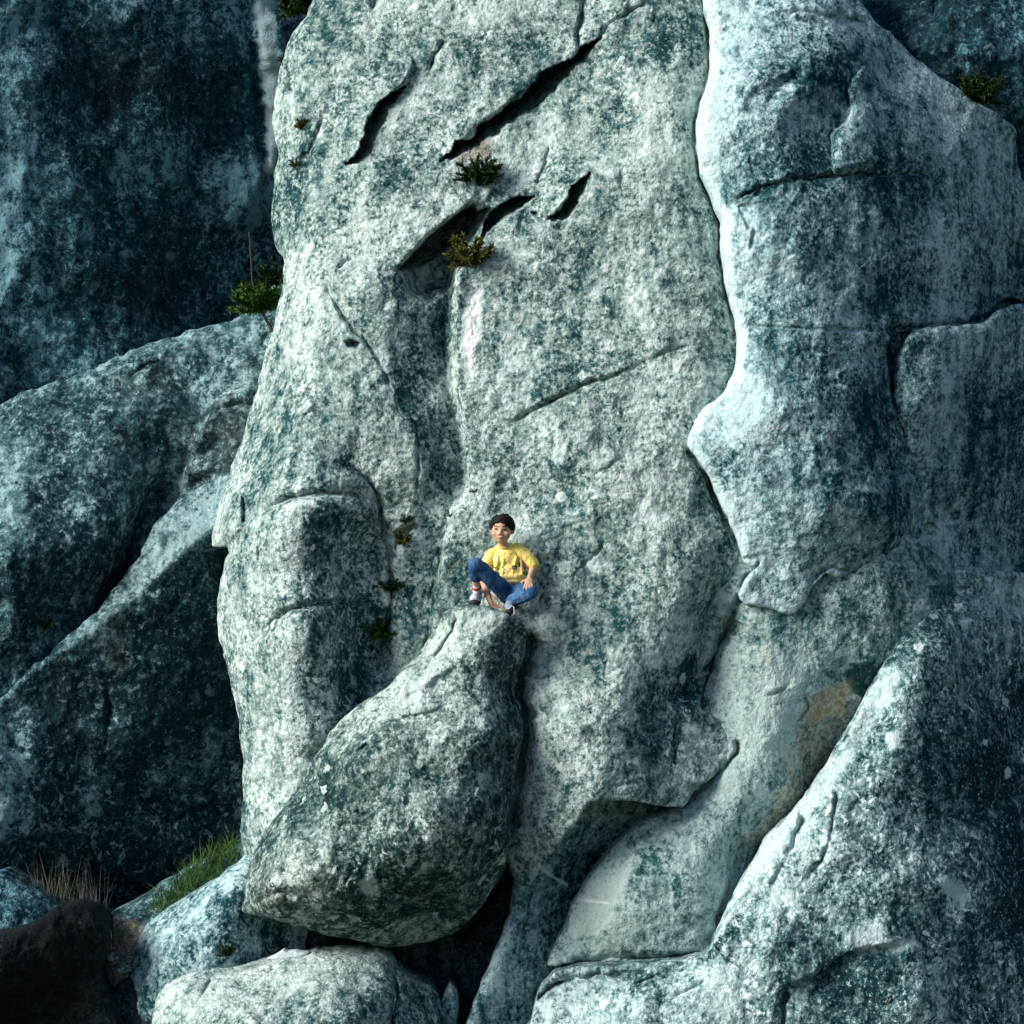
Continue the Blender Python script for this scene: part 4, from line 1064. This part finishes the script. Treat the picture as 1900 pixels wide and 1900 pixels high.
def shrub(u, v, rad, rock, mat, label, seed, name="cliff_shrub", flat=0.75, nst=16, up=0.5, lw=1.0, h=None, group="tufts growing on the rock"):
    rnd = random.Random(seed)
    hh = h if h is not None else ROCKS[rock].at(u, v + rad * 0.45)
    base = P(u, v + rad * 0.45, hh - 2)
    R_ = rad * S * 1.45
    root = empty(name, base)
    V, F, VS, FS = [], [], [], []
    for i in range(int(nst * 1.8)):
        a = rnd.uniform(0, 2 * math.pi); e = rnd.uniform(-0.35, 1.7)
        d = Vector((math.cos(a), -abs(math.sin(a)) * 0.9 + 0.1, e * flat + up * 0.5)).normalized()
        L = R_ * rnd.uniform(0.65, 1.35)
        pts = [Vector((0, 0, 0))]
        q = pts[0].copy(); dd = d.copy()
        for k in range(4):
            dd = (dd + Vector((rnd.uniform(-.3, .3), rnd.uniform(-.3, .3), rnd.uniform(-.2, .25)))).normalized()
            q = q + dd * L / 4; pts.append(q.copy())
        tube(VS, FS, pts, 0.005, 0.0018, 4)
        for k in range(1, 5):
            for j in range(int(18 + rad * 0.55)):
                t = rnd.random()
                p = pts[k - 1].lerp(pts[k], t)
                ld = Vector((rnd.gauss(0, 1), rnd.gauss(0, 1) - 0.35, rnd.gauss(0, 1) + up)).normalized()
                ld = (ld + dd * 0.7).normalized()
                blade(V, F, p, ld, R_ * rnd.uniform(0.10, 0.30), R_ * 0.026 * lw * rnd.uniform(0.7, 1.4) + 0.0012, rnd.uniform(0.1, 0.8), rnd, 2)
    raw_mesh("foliage", V, F, mat, root)
    raw_mesh("stem", VS, FS, M_twig, root)
    tag(root, label, "plant", group)
    return root

CF = "central_rock_face"
shrub(890, 326, 30, CF, L_dark, "dark green tuft on the face just below the long diagonal slot", 1, nst=18)
shrub(872, 476, 33, CF, L_olive, "olive tuft with yellowish tips in the mouth of the dark open corner", 2, nst=20)
shrub(752, 966, 12, CF, L_dark, "tiny dark sprig on the pillar joint, upper one of the pair", 3, nst=8)
shrub(748, 1000, 16, CF, L_olive, "small olive cushion on the joint left of the boy's head", 4, nst=9)
shrub(720, 1085, 19, CF, L_dark, "dark green tuft hanging in the joint left of the boy's knee", 5, nst=12, up=0.2)
shrub(706, 1168, 27, CF, L_green, "bright green bush in the joint, lowest of those left of the boy", 6, nst=16, lw=1.3)
shrub(880, 910, 7, CF, L_olive, "very small yellow-green sprig above the boy's head", 7, nst=5)
shrub(836, 956, 8, CF, L_dark, "very small dark sprig in the seam up left of the boy", 8, nst=5)
shrub(560, 232, 15, CF, L_olive, "mossy patch high on the left shoulder of the face", 9, nst=8, lw=1.3)
shrub(548, 304, 10, CF, L_olive, "little moss tuft below the mossy patch on the left shoulder", 10, nst=6)
shrub(562, 8, 34, None, L_dark, "dark leafy bush showing at the top between cliff and face", 11, "bush", nst=26, h=-440, lw=1.5)
shrub(530, 112, 11, None, L_dark, "small dark leaves beside the pale streak at the top left", 12, nst=8, h=-420, lw=1.5)
shrub(480, 560, 34, None, L_green, "yellow-green bush in the notch left of the central face", 13, "bush", nst=20, h=-330, lw=1.6)
shrub(515, 515, 26, None, L_dark, "dark bush in the notch, tight against the central face", 14, "bush", nst=14, h=-330, lw=1.6)
shrub(1812, 172, 30, None, L_dark, "dark green cushion plant on the skyline ledge at the upper right", 15, nst=18, h=-225, lw=1.4)
shrub(425, 1765, 16, None, L_dark, "dim green sprig in the shadow between the two lower boulders", 16, nst=8, h=92)
shrub(83, 1160, 18, "rock_slab", L_dark, "faint green streak of leaves on the left slab", 17, nst=8, flat=1.3)

# bare twig in front of the notch
V, F = [], []
tube(V, F, [P(u, v, -330) - P(500, 610, -330) for (u, v) in [(462, 430), (466, 480), (468, 520), (478, 560), (492, 590), (506, 615)]], 0.006, 0.014, 6)
tube(V, F, [P(u, v, -330) - P(500, 610, -330) for (u, v) in [(478, 560), (490, 540), (496, 520)]], 0.006, 0.003, 5)
o = raw_mesh("bare_twig", V, F, M_twig, None, True)
o.location = P(500, 610, -330)
tag(o, "thin bare curved twig in the notch left of the central face", "twig")

# grasses
def grass(name, poly, n, lmin, lmax, mat, hfun, label, seed, w=0.0022, lean=0.3, droop=0.35):
    rnd = random.Random(seed)
    V, F = [], []
    base = P(sum(p[0] for p in poly) / len(poly), max(p[1] for p in poly), hfun(*poly[0]))
    k = 0
    pu = [p[0] for p in poly]; pv = [p[1] for p in poly]
    arr = np.array(poly, float)
    while k < n:
        u = rnd.uniform(min(pu), max(pu)); v = rnd.uniform(min(pv), max(pv))
        c = False
        for i in range(len(poly)):
            (x1, y1), (x2, y2) = poly[i], poly[(i + 1) % len(poly)]
            if (y1 > v) != (y2 > v) and u < (x2 - x1) * (v - y1) / (y2 - y1) + x1: c = not c
        if not c: continue
        k += 1
        p = P(u, v, hfun(u, v) + rnd.uniform(-14, 14)) - base
        d = Vector((rnd.gauss(0, lean), rnd.gauss(-0.1, lean), 1))
        blade(V, F, p, d, rnd.uniform(lmin, lmax) * S, w * rnd.uniform(0.7, 1.5), rnd.uniform(0, droop), rnd, 3)
    o = raw_mesh(name, V, F, mat, None)
    o.location = base
    tag(o, label, "grass", kind='stuff')
grass("dry_grass", [(20, 1690), (60, 1660), (130, 1662), (190, 1690), (200, 1720), (110, 1720)], 300, 20, 112, L_straw, lambda u, v: -95, "pale dry grass standing behind the black boulder", 1, w=0.0017, lean=0.2)
grass("green_grass", [(270, 1700), (300, 1668), (340, 1625), (400, 1578), (432, 1560), (445, 1590), (430, 1625), (380, 1655), (320, 1690)], 900, 18, 48, L_green, lambda u, v: ROCKS["ledge_rock"].at(u, v), "fresh green grass on the ledge behind the smooth boulder", 2, w=0.0032, lean=0.5, droop=0.9)
grass("sparse_grass", [(195, 1735), (240, 1722), (250, 1735), (205, 1750)], 90, 8, 20, L_green, lambda u, v: -30, "short sparse grass by the fallen leaves at the lower left", 3, lean=0.6)
# fallen leaves
rnd = random.Random(5)
V, F = [], []
b0 = P(220, 1790, 0)
for i in range(120):
    p = P(rnd.uniform(196, 248), rnd.uniform(1738, 1800), rnd.uniform(-28, 6)) - b0
    blade(V, F, p, Vector((rnd.uniform(-1, 1), -0.6, rnd.uniform(-.5, .5))), rnd.uniform(5, 11) * S, 0.007 * rnd.uniform(.6, 1.3), 0.5, rnd, 2)
o = raw_mesh("fallen_leaves", V, F, L_brown, None); o.location = b0
tag(o, "rust-brown fallen leaves beside the black boulder", "leaves", kind='stuff')
for i, (u, v, ru, rv, lab) in enumerate([(205, 1775, 15, 9, "flat grey stone among the fallen leaves, nearest the black boulder"),
                                         (224, 1798, 20, 8, "long pale stone lying below the fallen leaves"),
                                         (186, 1755, 7, 6, "small ochre pebble touching the black boulder's rim")]):
    r = Rock([(u - ru, v + rv * .3), (u - ru * .6, v - rv * .7), (u + ru * .1, v - rv), (u + ru * .8, v - rv * .5), (u + ru, v + rv * .4), (u + ru * .3, v + rv), (u - ru * .6, v + rv * .9)],
             [(u - ru, v, 6), (u + ru, v, 6), (u, v - rv, 2), (u, v + rv, 14), (u, v, 16)], step=1.6, R=min(ru, rv) * .8, amp=1.2, seed=120 + i, grain=0.25, back=14)
    if i == 2: r.warm += 0.9
    r.build("stone", M_left, lab, "stone", "stones among the fallen leaves")

# ================================================================== THE BOY
BASE = P(945, 1126, 60)

class Body:
    """overlapping limbs that are fused into one continuous surface"""
    def __init__(s): s.V = []; s.F = []
    def cone(s, a, ra, b, rb, n=14, rings=4):
        a = Vector(a); b = Vector(b)
        d = (b - a)
        L = d.length
        if L < 1e-6: d = Vector((0, 0, 1)); L = 1e-6
        d = d / L
        x = d.orthogonal().normalized(); y = d.cross(x)
        base = len(s.V); rr = []
        for i in range(rings):
            th = math.pi / 2 * (1 - i / rings)
            rr.append((a - d * ra * math.sin(th), ra * math.cos(th)))
        rr[0] = (rr[0][0], ra * 0.02)
        rr.append((a, ra)); rr.append((a.lerp(b, 0.5), (ra + rb) / 2)); rr.append((b, rb))
        for i in range(1, rings + 1):
            th = math.pi / 2 * i / rings
            rr.append((b + d * rb * math.sin(th), max(rb * math.cos(th), rb * 0.02)))
        for c, r in rr:
            for k in range(n):
                t = 2 * math.pi * k / n
                s.V.append(c + x * (r * math.cos(t)) + y * (r * math.sin(t)))
        m = len(rr)
        for i in range(m - 1):
            for k in range(n):
                s.F.append((base + i * n + k, base + i * n + (k + 1) % n, base + (i + 1) * n + (k + 1) % n, base + (i + 1) * n + k))
        s.F.append(tuple(base + k for k in range(n))[::-1]); s.F.append(tuple(base + (m - 1) * n + k for k in range(n)))
        return s
    def chain(s, pts, rads):
        for i in range(len(pts) - 1): s.cone(pts[i], rads[i], pts[i + 1], rads[i + 1])
        return s
    def ell(s, c, rx, ry, rz, M=None, nu=18, nv=12):
        c = Vector(c); base = len(s.V)
        for i in range(nv + 1):
            th = math.pi * i / nv; st = max(math.sin(th), 0.02)
            for k in range(nu):
                ph = 2 * math.pi * k / nu
                v = Vector((rx * st * math.cos(ph), ry * st * math.sin(ph), rz * math.cos(th)))
                if M is not None: v = M @ v
                s.V.append(c + v)
        for i in range(nv):
            for k in range(nu):
                s.F.append((base + i * nu + k, base + (i + 1) * nu + k, base + (i + 1) * nu + (k + 1) % nu, base + i * nu + (k + 1) % nu))
        s.F.append(tuple(base + k for k in range(nu))); s.F.append(tuple(base + nv * nu + k for k in range(nu))[::-1])
        return s
    def make(s, name, mat, parent, voxel=0.006, smooth=4, fac=0.5, crease=0.0, csize=0.05):
        o = raw_mesh(name, s.V, s.F, mat, parent, True)
        if voxel:
            m = o.modifiers.new("fuse", 'REMESH'); m.mode = 'VOXEL'; m.voxel_size = voxel; m.use_smooth_shade = True
            if smooth:
                q = o.modifiers.new("soften", 'SMOOTH'); q.factor = fac; q.iterations = smooth
        if crease:
            tx = bpy.data.textures.new(name + "_creases", 'MARBLE'); tx.noise_scale = csize; tx.turbulence = 6.0; tx.noise_depth = 2
            dp = o.modifiers.new("creases", 'DISPLACE'); dp.texture = tx; dp.strength = crease; dp.mid_level = 0.5; dp.texture_coords = 'LOCAL'
        return o

def B(u, v, h): return P(u, v, h) - BASE
def px(x): return x * S

boy = empty("person", BASE)
tag(boy, "boy in a yellow t-shirt and blue jeans sitting on the boulder's tip, one knee raised", "person")

M_skin = simple_mat("skin", (0.62, 0.36, 0.24), 0.55, var=0.12, scale=18, spec=0.35)
M_hair = simple_mat("black_hair", (0.010, 0.009, 0.010), 0.75, var=0.5, scale=60, spec=0.2)
M_jean = bpy.data.materials.new("blue_denim")
t = NT(M_jean)
tc = t.n("ShaderNodeTexCoord")
n1 = t.noise(tc.outputs['Object'], 9, 3, 0.6); n2 = t.noise(tc.outputs['Object'], 120, 2, 0.6)
cc = t.mix(t.ramp(n1, 0.3, 0.7), c4(0.016, 0.065, 0.17), c4(0.085, 0.21, 0.36))
cc = t.mix(t.math('MULTIPLY', n2, 0.5), cc, c4(0.02, 0.06, 0.15))
bs = t.n("ShaderNodeBsdfPrincipled"); t.l(cc, bs.inputs['Base Color']); bs.inputs['Roughness'].default_value = 0.9; bs.inputs['Specular IOR Level'].default_value = 0.15
fo = t.noise(tc.outputs['Object'], 26, 3, 0.6, 1.2)
bp = t.n("ShaderNodeBump"); bp.inputs['Strength'].default_value = 0.5; bp.inputs['Distance'].default_value = 0.02
t.l(fo, bp.inputs['Height']); t.l(bp.outputs[0], bs.inputs['Normal'])
ou = t.n("ShaderNodeOutputMaterial"); t.l(bs.outputs[0], ou.inputs[0])

M_shirt = bpy.data.materials.new("yellow_cotton_with_green_print")
t = NT(M_shirt)
tc = t.n("ShaderNodeTexCoord")
sx = t.n("ShaderNodeSeparateXYZ"); t.l(tc.outputs['Object'], sx.inputs[0])
nb = t.noise(tc.outputs['Object'], 12, 3, 0.6)
cc = t.mix(t.ramp(nb, 0.3, 0.7), c4(0.88, 0.66, 0.15), c4(0.94, 0.77, 0.30))
def mark(cc, u, v, ru, rv, col, soft=0.35):
    p = B(u, v, 60)
    dx = t.math('DIVIDE', t.math('SUBTRACT', sx.outputs[0], p.x), px(ru))
    dz = t.math('DIVIDE', t.math('SUBTRACT', sx.outputs[2], p.z), px(rv))
    d = t.math('MAXIMUM', t.math('ABSOLUTE', dx), t.math('ABSOLUTE', dz))
    m = t.ramp(d, 1.0, 1.0 - soft)
    return t.mix(m, cc, col)
G_ = c4(0.035, 0.075, 0.05)
cc = mark(cc, 954.5, 1053, 6.0, 5.0, G_)
cc = mark(cc, 954.5, 1054, 3.2, 2.2, c4(0.16, 0.22, 0.22))
cc = mark(cc, 964, 1048, 2.2, 5.0, G_)
cc = mark(cc, 947, 1056, 1.6, 2.0, c4(0.55, 0.16, 0.05))
for (a, b, ru, rv) in [(919, 1053, 2.6, 1.6), (926, 1055.5, 1.4, 1.5), (932, 1052, 1.6, 2.4), (937, 1056, 1.3, 1.4), (913, 1050, 1.6, 1.8)]:
    cc = mark(cc, a, b, ru, rv, c4(0.10, 0.13, 0.05))
bs = t.n("ShaderNodeBsdfPrincipled"); t.l(cc, bs.inputs['Base Color']); bs.inputs['Roughness'].default_value = 0.85; bs.inputs['Specular IOR Level'].default_value = 0.15
fo = t.noise(tc.outputs['Object'], 17, 3, 0.55, 1.4)
bp = t.n("ShaderNodeBump"); bp.inputs['Strength'].default_value = 0.55; bp.inputs['Distance'].default_value = 0.03
t.l(fo, bp.inputs['Height']); t.l(bp.outputs[0], bs.inputs['Normal'])
ou = t.n("ShaderNodeOutputMaterial"); t.l(bs.outputs[0], ou.inputs[0])
M_white = simple_mat("white_cotton", (0.72, 0.72, 0.72), 0.85, var=0.12, scale=40)
M_red = simple_mat("red_knit", (0.55, 0.03, 0.04), 0.85)
M_blue = simple_mat("blue_knit", (0.06, 0.10, 0.42), 0.85)
M_shoe = simple_mat("pale_grey_canvas", (0.58, 0.60, 0.62), 0.8, var=0.3, scale=30)
M_shoe2 = simple_mat("blue_grey_canvas", (0.20, 0.30, 0.42), 0.8, var=0.3, scale=30)
M_sole = simple_mat("black_rubber", (0.012, 0.013, 0.014), 0.6, spec=0.4)
M_lip = simple_mat("lips", (0.42, 0.14, 0.11), 0.5)
M_teeth = simple_mat("teeth", (0.75, 0.72, 0.66), 0.4)

# head frame
HC = Vector((931, 982.5, 54))
yaw, tilt = math.radians(-8), math.radians(3)
HM = Matrix.Rotation(tilt, 3, 'Y') @ Matrix.Rotation(yaw, 3, 'Z')
def hd(x, y, z):
    """head space: x right, y up, z to the front (grid units)"""
    v = HM @ Vector((x, -z, y)) * S
    return B(*HC) + v

# --- body: one continuous surface
b = Body()
b.ell(hd(0, 5, -1), px(19), px(21.5), px(20.5), HM)              # skull
b.ell(hd(0, -8, 4), px(17.2), px(15.5), px(16), HM)                  # face
b.ell(hd(0, -18.5, 7), px(10), px(9), px(6.5), HM)                # chin
b.ell(hd(-9.5, -7.5, 11.5), px(7.4), px(6.8), px(6.5), HM); b.ell(hd(9.5, -7.5, 11.5), px(7.4), px(6.8), px(6.5), HM)   # cheeks
b.cone(hd(0, 1, 18), px(2.2), hd(0, -7, 21.5), px(3.2)); b.ell(hd(-2.6, -8, 20), px(2.0), px(2.2), px(1.8), HM); b.ell(hd(2.6, -8, 20), px(2.0), px(2.2), px(1.8), HM)
b.ell(hd(0, 4.5, 16.5), px(12), px(3.5), px(2.5), HM)            # brow
b.ell(hd(-19.5, -3, -2), px(2.2), px(4), px(6), HM); b.ell(hd(19.5, -3, -2), px(2.2), px(4), px(6), HM)   # ears
b.cone(hd(0, -15, -4), px(9), B(936, 1022, 42), px(9.5))           # neck
b.ell(B(938, 1040, 40), px(26), px(14), px(24)); b.ell(B(948, 1075, 42), px(22), px(15), px(24))
b.cone(B(912, 1029, 40), px(9), B(960, 1022, 38), px(9))
# his left arm (right in view)
b.chain([B(962, 1023, 38), B(989, 1056, 40), B(985, 1066, 66), B(983, 1071, 78)], [px(9), px(7.4), px(5.4), px(5)])
def hand(b, palm, fdir, side, up_, spread, lens, curl, r=2.1, thumb=None):
    """palm centre, finger direction, side vector across knuckles (towards the little finger), up_ = back of hand normal"""
    fdir = fdir.normalized(); side = side.normalized(); up_ = up_.normalized()
    M = Matrix((side, up_, fdir)).transposed()
    b.ell(palm, px(7.2), px(3.2), px(7.6), M, 14, 10)
    for i, L in enumerate(lens):
        o_ = (i - 1.5) * 3.7
        st = palm + side * px(o_) + fdir * px(5.5)
        d1 = (fdir + side * (i - 1.5) * spread).normalized()
        p1 = st + d1 * px(L * 0.45)
        d2 = (d1 - up_ * curl).normalized(); p2 = p1 + d2 * px(L * 0.33)
        d3 = (d2 - up_ * curl).normalized(); p3 = p2 + d3 * px(L * 0.25)
        b.chain([st, p1, p2, p3], [px(r), px(r * .95), px(r * .9), px(r * .75)])
    td = (fdir * 0.55 - side * 0.85 - up_ * 0.1).normalized()
    t0 = palm - side * px(5.0) - fdir * px(2.5)
    t1 = t0 + td * px(6.5); t2 = t1 + (td + fdir * 0.5 - up_ * 0.3).normalized() * px(5.5)
    b.chain([t0, t1, t2], [px(2.6), px(2.4), px(1.9)])
fwd_h = (B(981, 1090, 112) - B(983, 1073, 88))
hand(b, B(982, 1078, 110), Vector((-0.12, -0.62, -0.78)), Vector((0.97, 0, -0.12)), Vector((0, -0.9, 0.45)), 0.14, [12.5, 14, 13, 10.5], 0.22)
b.cone(B(985, 1066, 70), px(5.2), B(982, 1074, 104), px(4.8))
# his right arm behind the raised leg, hand planted on the rock
b.chain([B(911, 1030, 40), B(896, 1074, 40), B(909, 1115, 58), B(911, 1119, 62)], [px(9), px(7.4), px(5.2), px(4.8)])
hand(b, B(912.5, 1122, 66), Vector((0.25, -0.75, -0.55)), Vector((-0.95, -0.2, 0.1)), Vector((-0.05, -0.6, 0.8)), 0.16, [9.5, 11, 10.5, 8.5], 0.12)
# bare shin above the sock, lower legs inside jeans
b.chain([B(882, 1047, 98), B(883, 1078, 76), B(885, 1100, 56), B(885, 1106, 52)], [px(9), px(7.6), px(5.8), px(6)])
b.chain([B(940, 1100, 48), B(882, 1047, 98)], [px(13), px(10)])
b.chain([B(960, 1102, 50), B(985, 1098, 104), B(950, 1116, 86)], [px(13), px(10), px(6)])
b.make("body", M_skin, boy, 0.0052, 3, 0.5)

# --- t-shirt
c = Body()
c.ell(B(937.5, 1037, 40), px(29), px(18), px(26)); c.ell(B(943, 1059, 43), px(29.5), px(19.5), px(18)); c.ell(B(946, 1070, 46), px(28.5), px(20), px(11)); c.ell(B(948, 1078, 46), px(27), px(19), px(8))
c.cone(B(913, 1028, 40), px(11.5), B(961, 1018.5, 38), px(11.5))
c.chain([B(960, 1019.5, 38), B(975, 1031, 40), B(988.5, 1046, 42)], [px(12.5), px(13), px(12)])
c.chain([B(913, 1030, 40), B(905, 1042, 41), B(900, 1056, 42)], [px(12.5), px(12), px(11.5)])
c.cone(B(925, 1017, 40), px(7.5), B(946, 1013.5, 38), px(7.5))
# folds
for (a, d, r_) in [((925, 1030, 54), (918, 1064, 60), 2.6), ((934, 1036, 57), (932, 1070, 61), 2.2), ((958, 1034, 54), (950, 1066, 61), 2.6), ((966, 1040, 50), (968, 1066, 56), 2.4), ((976, 1030, 50), (984, 1046, 52), 2.0), ((915, 1060, 58), (968, 1066, 60), 1.8)]:
    c.cone(B(*a), px(r_), B(*d), px(r_ * 1.2))
c.make("t_shirt", M_shirt, boy, 0.005, 3, 0.5, 0.006, 0.06)
# collar ring
V, F = [], []
ring = []
for k in range(22):
    th = 2 * math.pi * k / 21
    ring.append(B(935 + 11.0 * math.cos(th), 1012.5 + 4.2 * math.sin(th) + 1.0 * math.cos(th), 42 + 11.5 * math.sin(th)))
tube(V, F, ring, px(1.7), px(1.7), 6)
raw_mesh("collar", V, F, simple_mat("yellow_rib", (0.82, 0.62, 0.13), 0.85), boy, True)

# --- jeans
j = Body()
j.ell(B(950, 1100, 42), px(27), px(24), px(24))
j.chain([B(938, 1098, 50), B(908, 1070, 82), B(883, 1047, 101), B(882, 1049, 100)], [px(17), px(15.5), px(13.4), px(13.4)])
j.chain([B(882, 1049, 100), B(883, 1060, 91), B(883.5, 1066, 86)], [px(13.4), px(12.4), px(11.8)])
j.cone(B(883.5, 1067, 84), px(12.6), B(883.5, 1068, 83.5), px(12.6))
j.chain([B(960, 1100, 52), B(976, 1096, 88), B(985, 1098, 110)], [px(18), px(16), px(14)])
j.chain([B(985, 1098, 110), B(966, 1107, 98), B(950, 1114, 90)], [px(14), px(13), px(11)])
for (a, d, r_) in [((893, 1056, 104), (905, 1076, 92), 2.6), ((945, 1086, 66), (958, 1092, 72), 3), ((966, 1092, 104), (972, 1106, 110), 2.4), ((930, 1084, 72), (915, 1090, 84), 2.4), ((955, 1104, 100), (962, 1114, 104), 2.2)]:
    j.cone(B(*a), px(r_), B(*d), px(r_))
j.make("jeans", M_jean, boy, 0.005, 3, 0.5, 0.007, 0.045)

# --- sock with stripes
k_ = Body()
k_.chain([B(884, 1086, 69), B(885, 1104, 54)], [px(7.6), px(8.2)])
so = k_.make("sock", M_white, boy, 0.005, 2)
def band(u, v, h, r, w, mat, nm):
    a = B(884, 1086, 69); d = (B(885, 1104, 54) - a).normalized()
    cpt = B(u, v, h)
    b_ = Body()
    V, F = [], []
    tube(V, F, [cpt - d * px(w), cpt - d * px(w * .5), cpt + d * px(w * .5), cpt + d * px(w)], px(r), px(r), 20)
    return raw_mesh(nm, V, F, mat, so, True)
band(884.2, 1089.5, 66.2, 8.4, 2.6, M_red, "red_stripe")
band(884.7, 1098, 59, 8.7, 2.2, M_blue, "blue_stripe")
# --- shoes
sh = Body()
sh.chain([B(886, 1108, 42), B(884, 1108, 60), B(880.5, 1111, 84)], [px(9), px(9.5), px(9.4)])
sh.ell(B(885, 1102, 52), px(9.6), px(12), px(6))
shoe = sh.make("shoe", M_shoe, boy, 0.005, 2)
q = Body()
q.chain([B(886, 1116.5, 38), B(883.5, 1117, 62), B(880, 1117.5, 87)], [px(7), px(7.5), px(8)])
q.ell(B(880, 1118.5, 88), px(11.5), px(8), px(5.6))
q.make("sole", M_sole, shoe, 0.005, 2)
V, F = [], []
for zz, hh_ in ((1103.5, 72), (1102, 66), (1105.5, 78)):
    tube(V, F, [B(876, zz + 1.5, hh_), B(883, zz - 2.2, hh_ + 3), B(890, zz + 1.0, hh_)], px(0.9), px(0.9), 5)
raw_mesh("laces", V, F, M_white, shoe, True)
sh = Body()
sh.chain([B(953, 1115, 84), B(946, 1122, 98), B(945, 1128, 108)], [px(8.5), px(9), px(8)])
shoe2 = sh.make("shoe", M_shoe2, boy, 0.005, 2)
shoe2['label'] = "blue-grey shoe with its black sole turned to the viewer"
q = Body()
q.ell(B(946, 1133, 110), px(8.5), px(6.5), px(7.5)); q.ell(B(956, 1124, 100), px(6), px(6), px(7)); q.cone(B(956, 1124, 100), px(6), B(946, 1133, 110), px(6.5))
q.make("sole", M_sole, shoe2, 0.005, 2)
V, F = [], []
tube(V, F, [B(943, 1131, 117), B(949, 1124, 115), B(953.5, 1126, 116), B(954, 1134, 117), B(954, 1140, 114)], px(1.0), px(1.0), 5)
raw_mesh("laces", V, F, M_white, shoe2, True)

# --- hair: a cap of overlapping locks
hr = Body()
hr.ell(hd(0, 9.5, -4), px(21.2), px(21), px(18.5), HM)
hr.ell(hd(0, 4, -10), px(20.2), px(15), px(19), HM)
rnd = random.Random(3)
for i in range(26):
    a = -1.35 + 2.7 * i / 25
    top = hd(5 + rnd.uniform(-5, 5), 25.5 + rnd.uniform(-1.5, 1), 2 + rnd.uniform(-3, 3))
    ex = 18.8 * math.sin(a); ez = 19.0 * math.cos(a) + 1.0
    ey = 11.5 + rnd.uniform(-2.2, 1.8) - 10 * abs(math.sin(a)) ** 3
    ey += 4.5 * math.exp(-((a + 0.12) / 0.33) ** 2)
    mid_ = hd(ex * 0.86 + 1, 22.5 - 3 * abs(math.sin(a)), ez * 0.80)
    end = hd(ex, ey, ez)
    hr.chain([top, mid_, end], [px(3.6), px(3.9), px(1.7)])
for sx_ in (-1, 1):
    for k in range(5):
        hr.chain([hd(sx_ * 16, 16, 6 - k * 5), hd(sx_ * 20.4, 7, 4 - k * 5), hd(sx_ * 20, -1 - (k > 1) * 5, 5 - k * 5)], [px(4), px(3.0), px(1.3)])
for i in range(90):                                             # loose strands over the crown
    a = rnd.uniform(-2.6, 2.6); e = rnd.uniform(0.15, 1.15)
    def sc(a_, e_, k_=1.0): return hd(21.6 * k_ * math.sin(a_) * math.cos(e_), 9 + 19.4 * k_ * math.sin(e_), -4 + 22 * k_ * math.cos(a_) * math.cos(e_))
    p0 = sc(a, e); p1 = sc(a + rnd.uniform(-.15, .15), e - 0.28, 1.015); p2 = sc(a + rnd.uniform(-.25, .25), e - 0.55, 1.03)
    if math.cos(a) > 0.3 and e < 0.55: continue
    hr.chain([p0, p1, p2], [px(1.5), px(1.5), px(0.8)])
hr.make("hair", M_hair, boy, 0.0034, 0)
# --- facial features
for sx_ in (-1, 1):
    e_ = Body()
    e_.chain([hd(sx_ * 5.0, 0.2, 19.2), hd(sx_ * 8, 0.9, 18.6), hd(sx_ * 10.8, 0.1, 16.6)], [px(0.7), px(1.15), px(0.7)])
    e_.make("eye", M_hair, boy, 0)
    e_ = Body()
    e_.chain([hd(sx_ * 4.0, 5.2, 20.0), hd(sx_ * 8, 6.4, 19.0), hd(sx_ * 12.5, 4.8, 16.4)], [px(0.75), px(0.95), px(0.55)])
    e_.make("eyebrow", M_hair, boy, 0)
m_ = Body()
m_.chain([hd(-6.6, -12.2, 17.6), hd(-3, -14.2, 19.2), hd(0, -14.8, 19.7), hd(3, -14.2, 19.2), hd(6.6, -12.2, 17.6)], [px(0.7), px(1.5), px(1.7), px(1.5), px(0.7)])
mo = m_.make("mouth", M_lip, boy, 0)
m_ = Body()
m_.chain([hd(-5.2, -12.9, 19.2), hd(0, -14.2, 21.0), hd(5.2, -12.9, 19.2)], [px(0.6), px(1.05), px(0.6)])
m_.make("teeth", M_teeth, mo, 0)
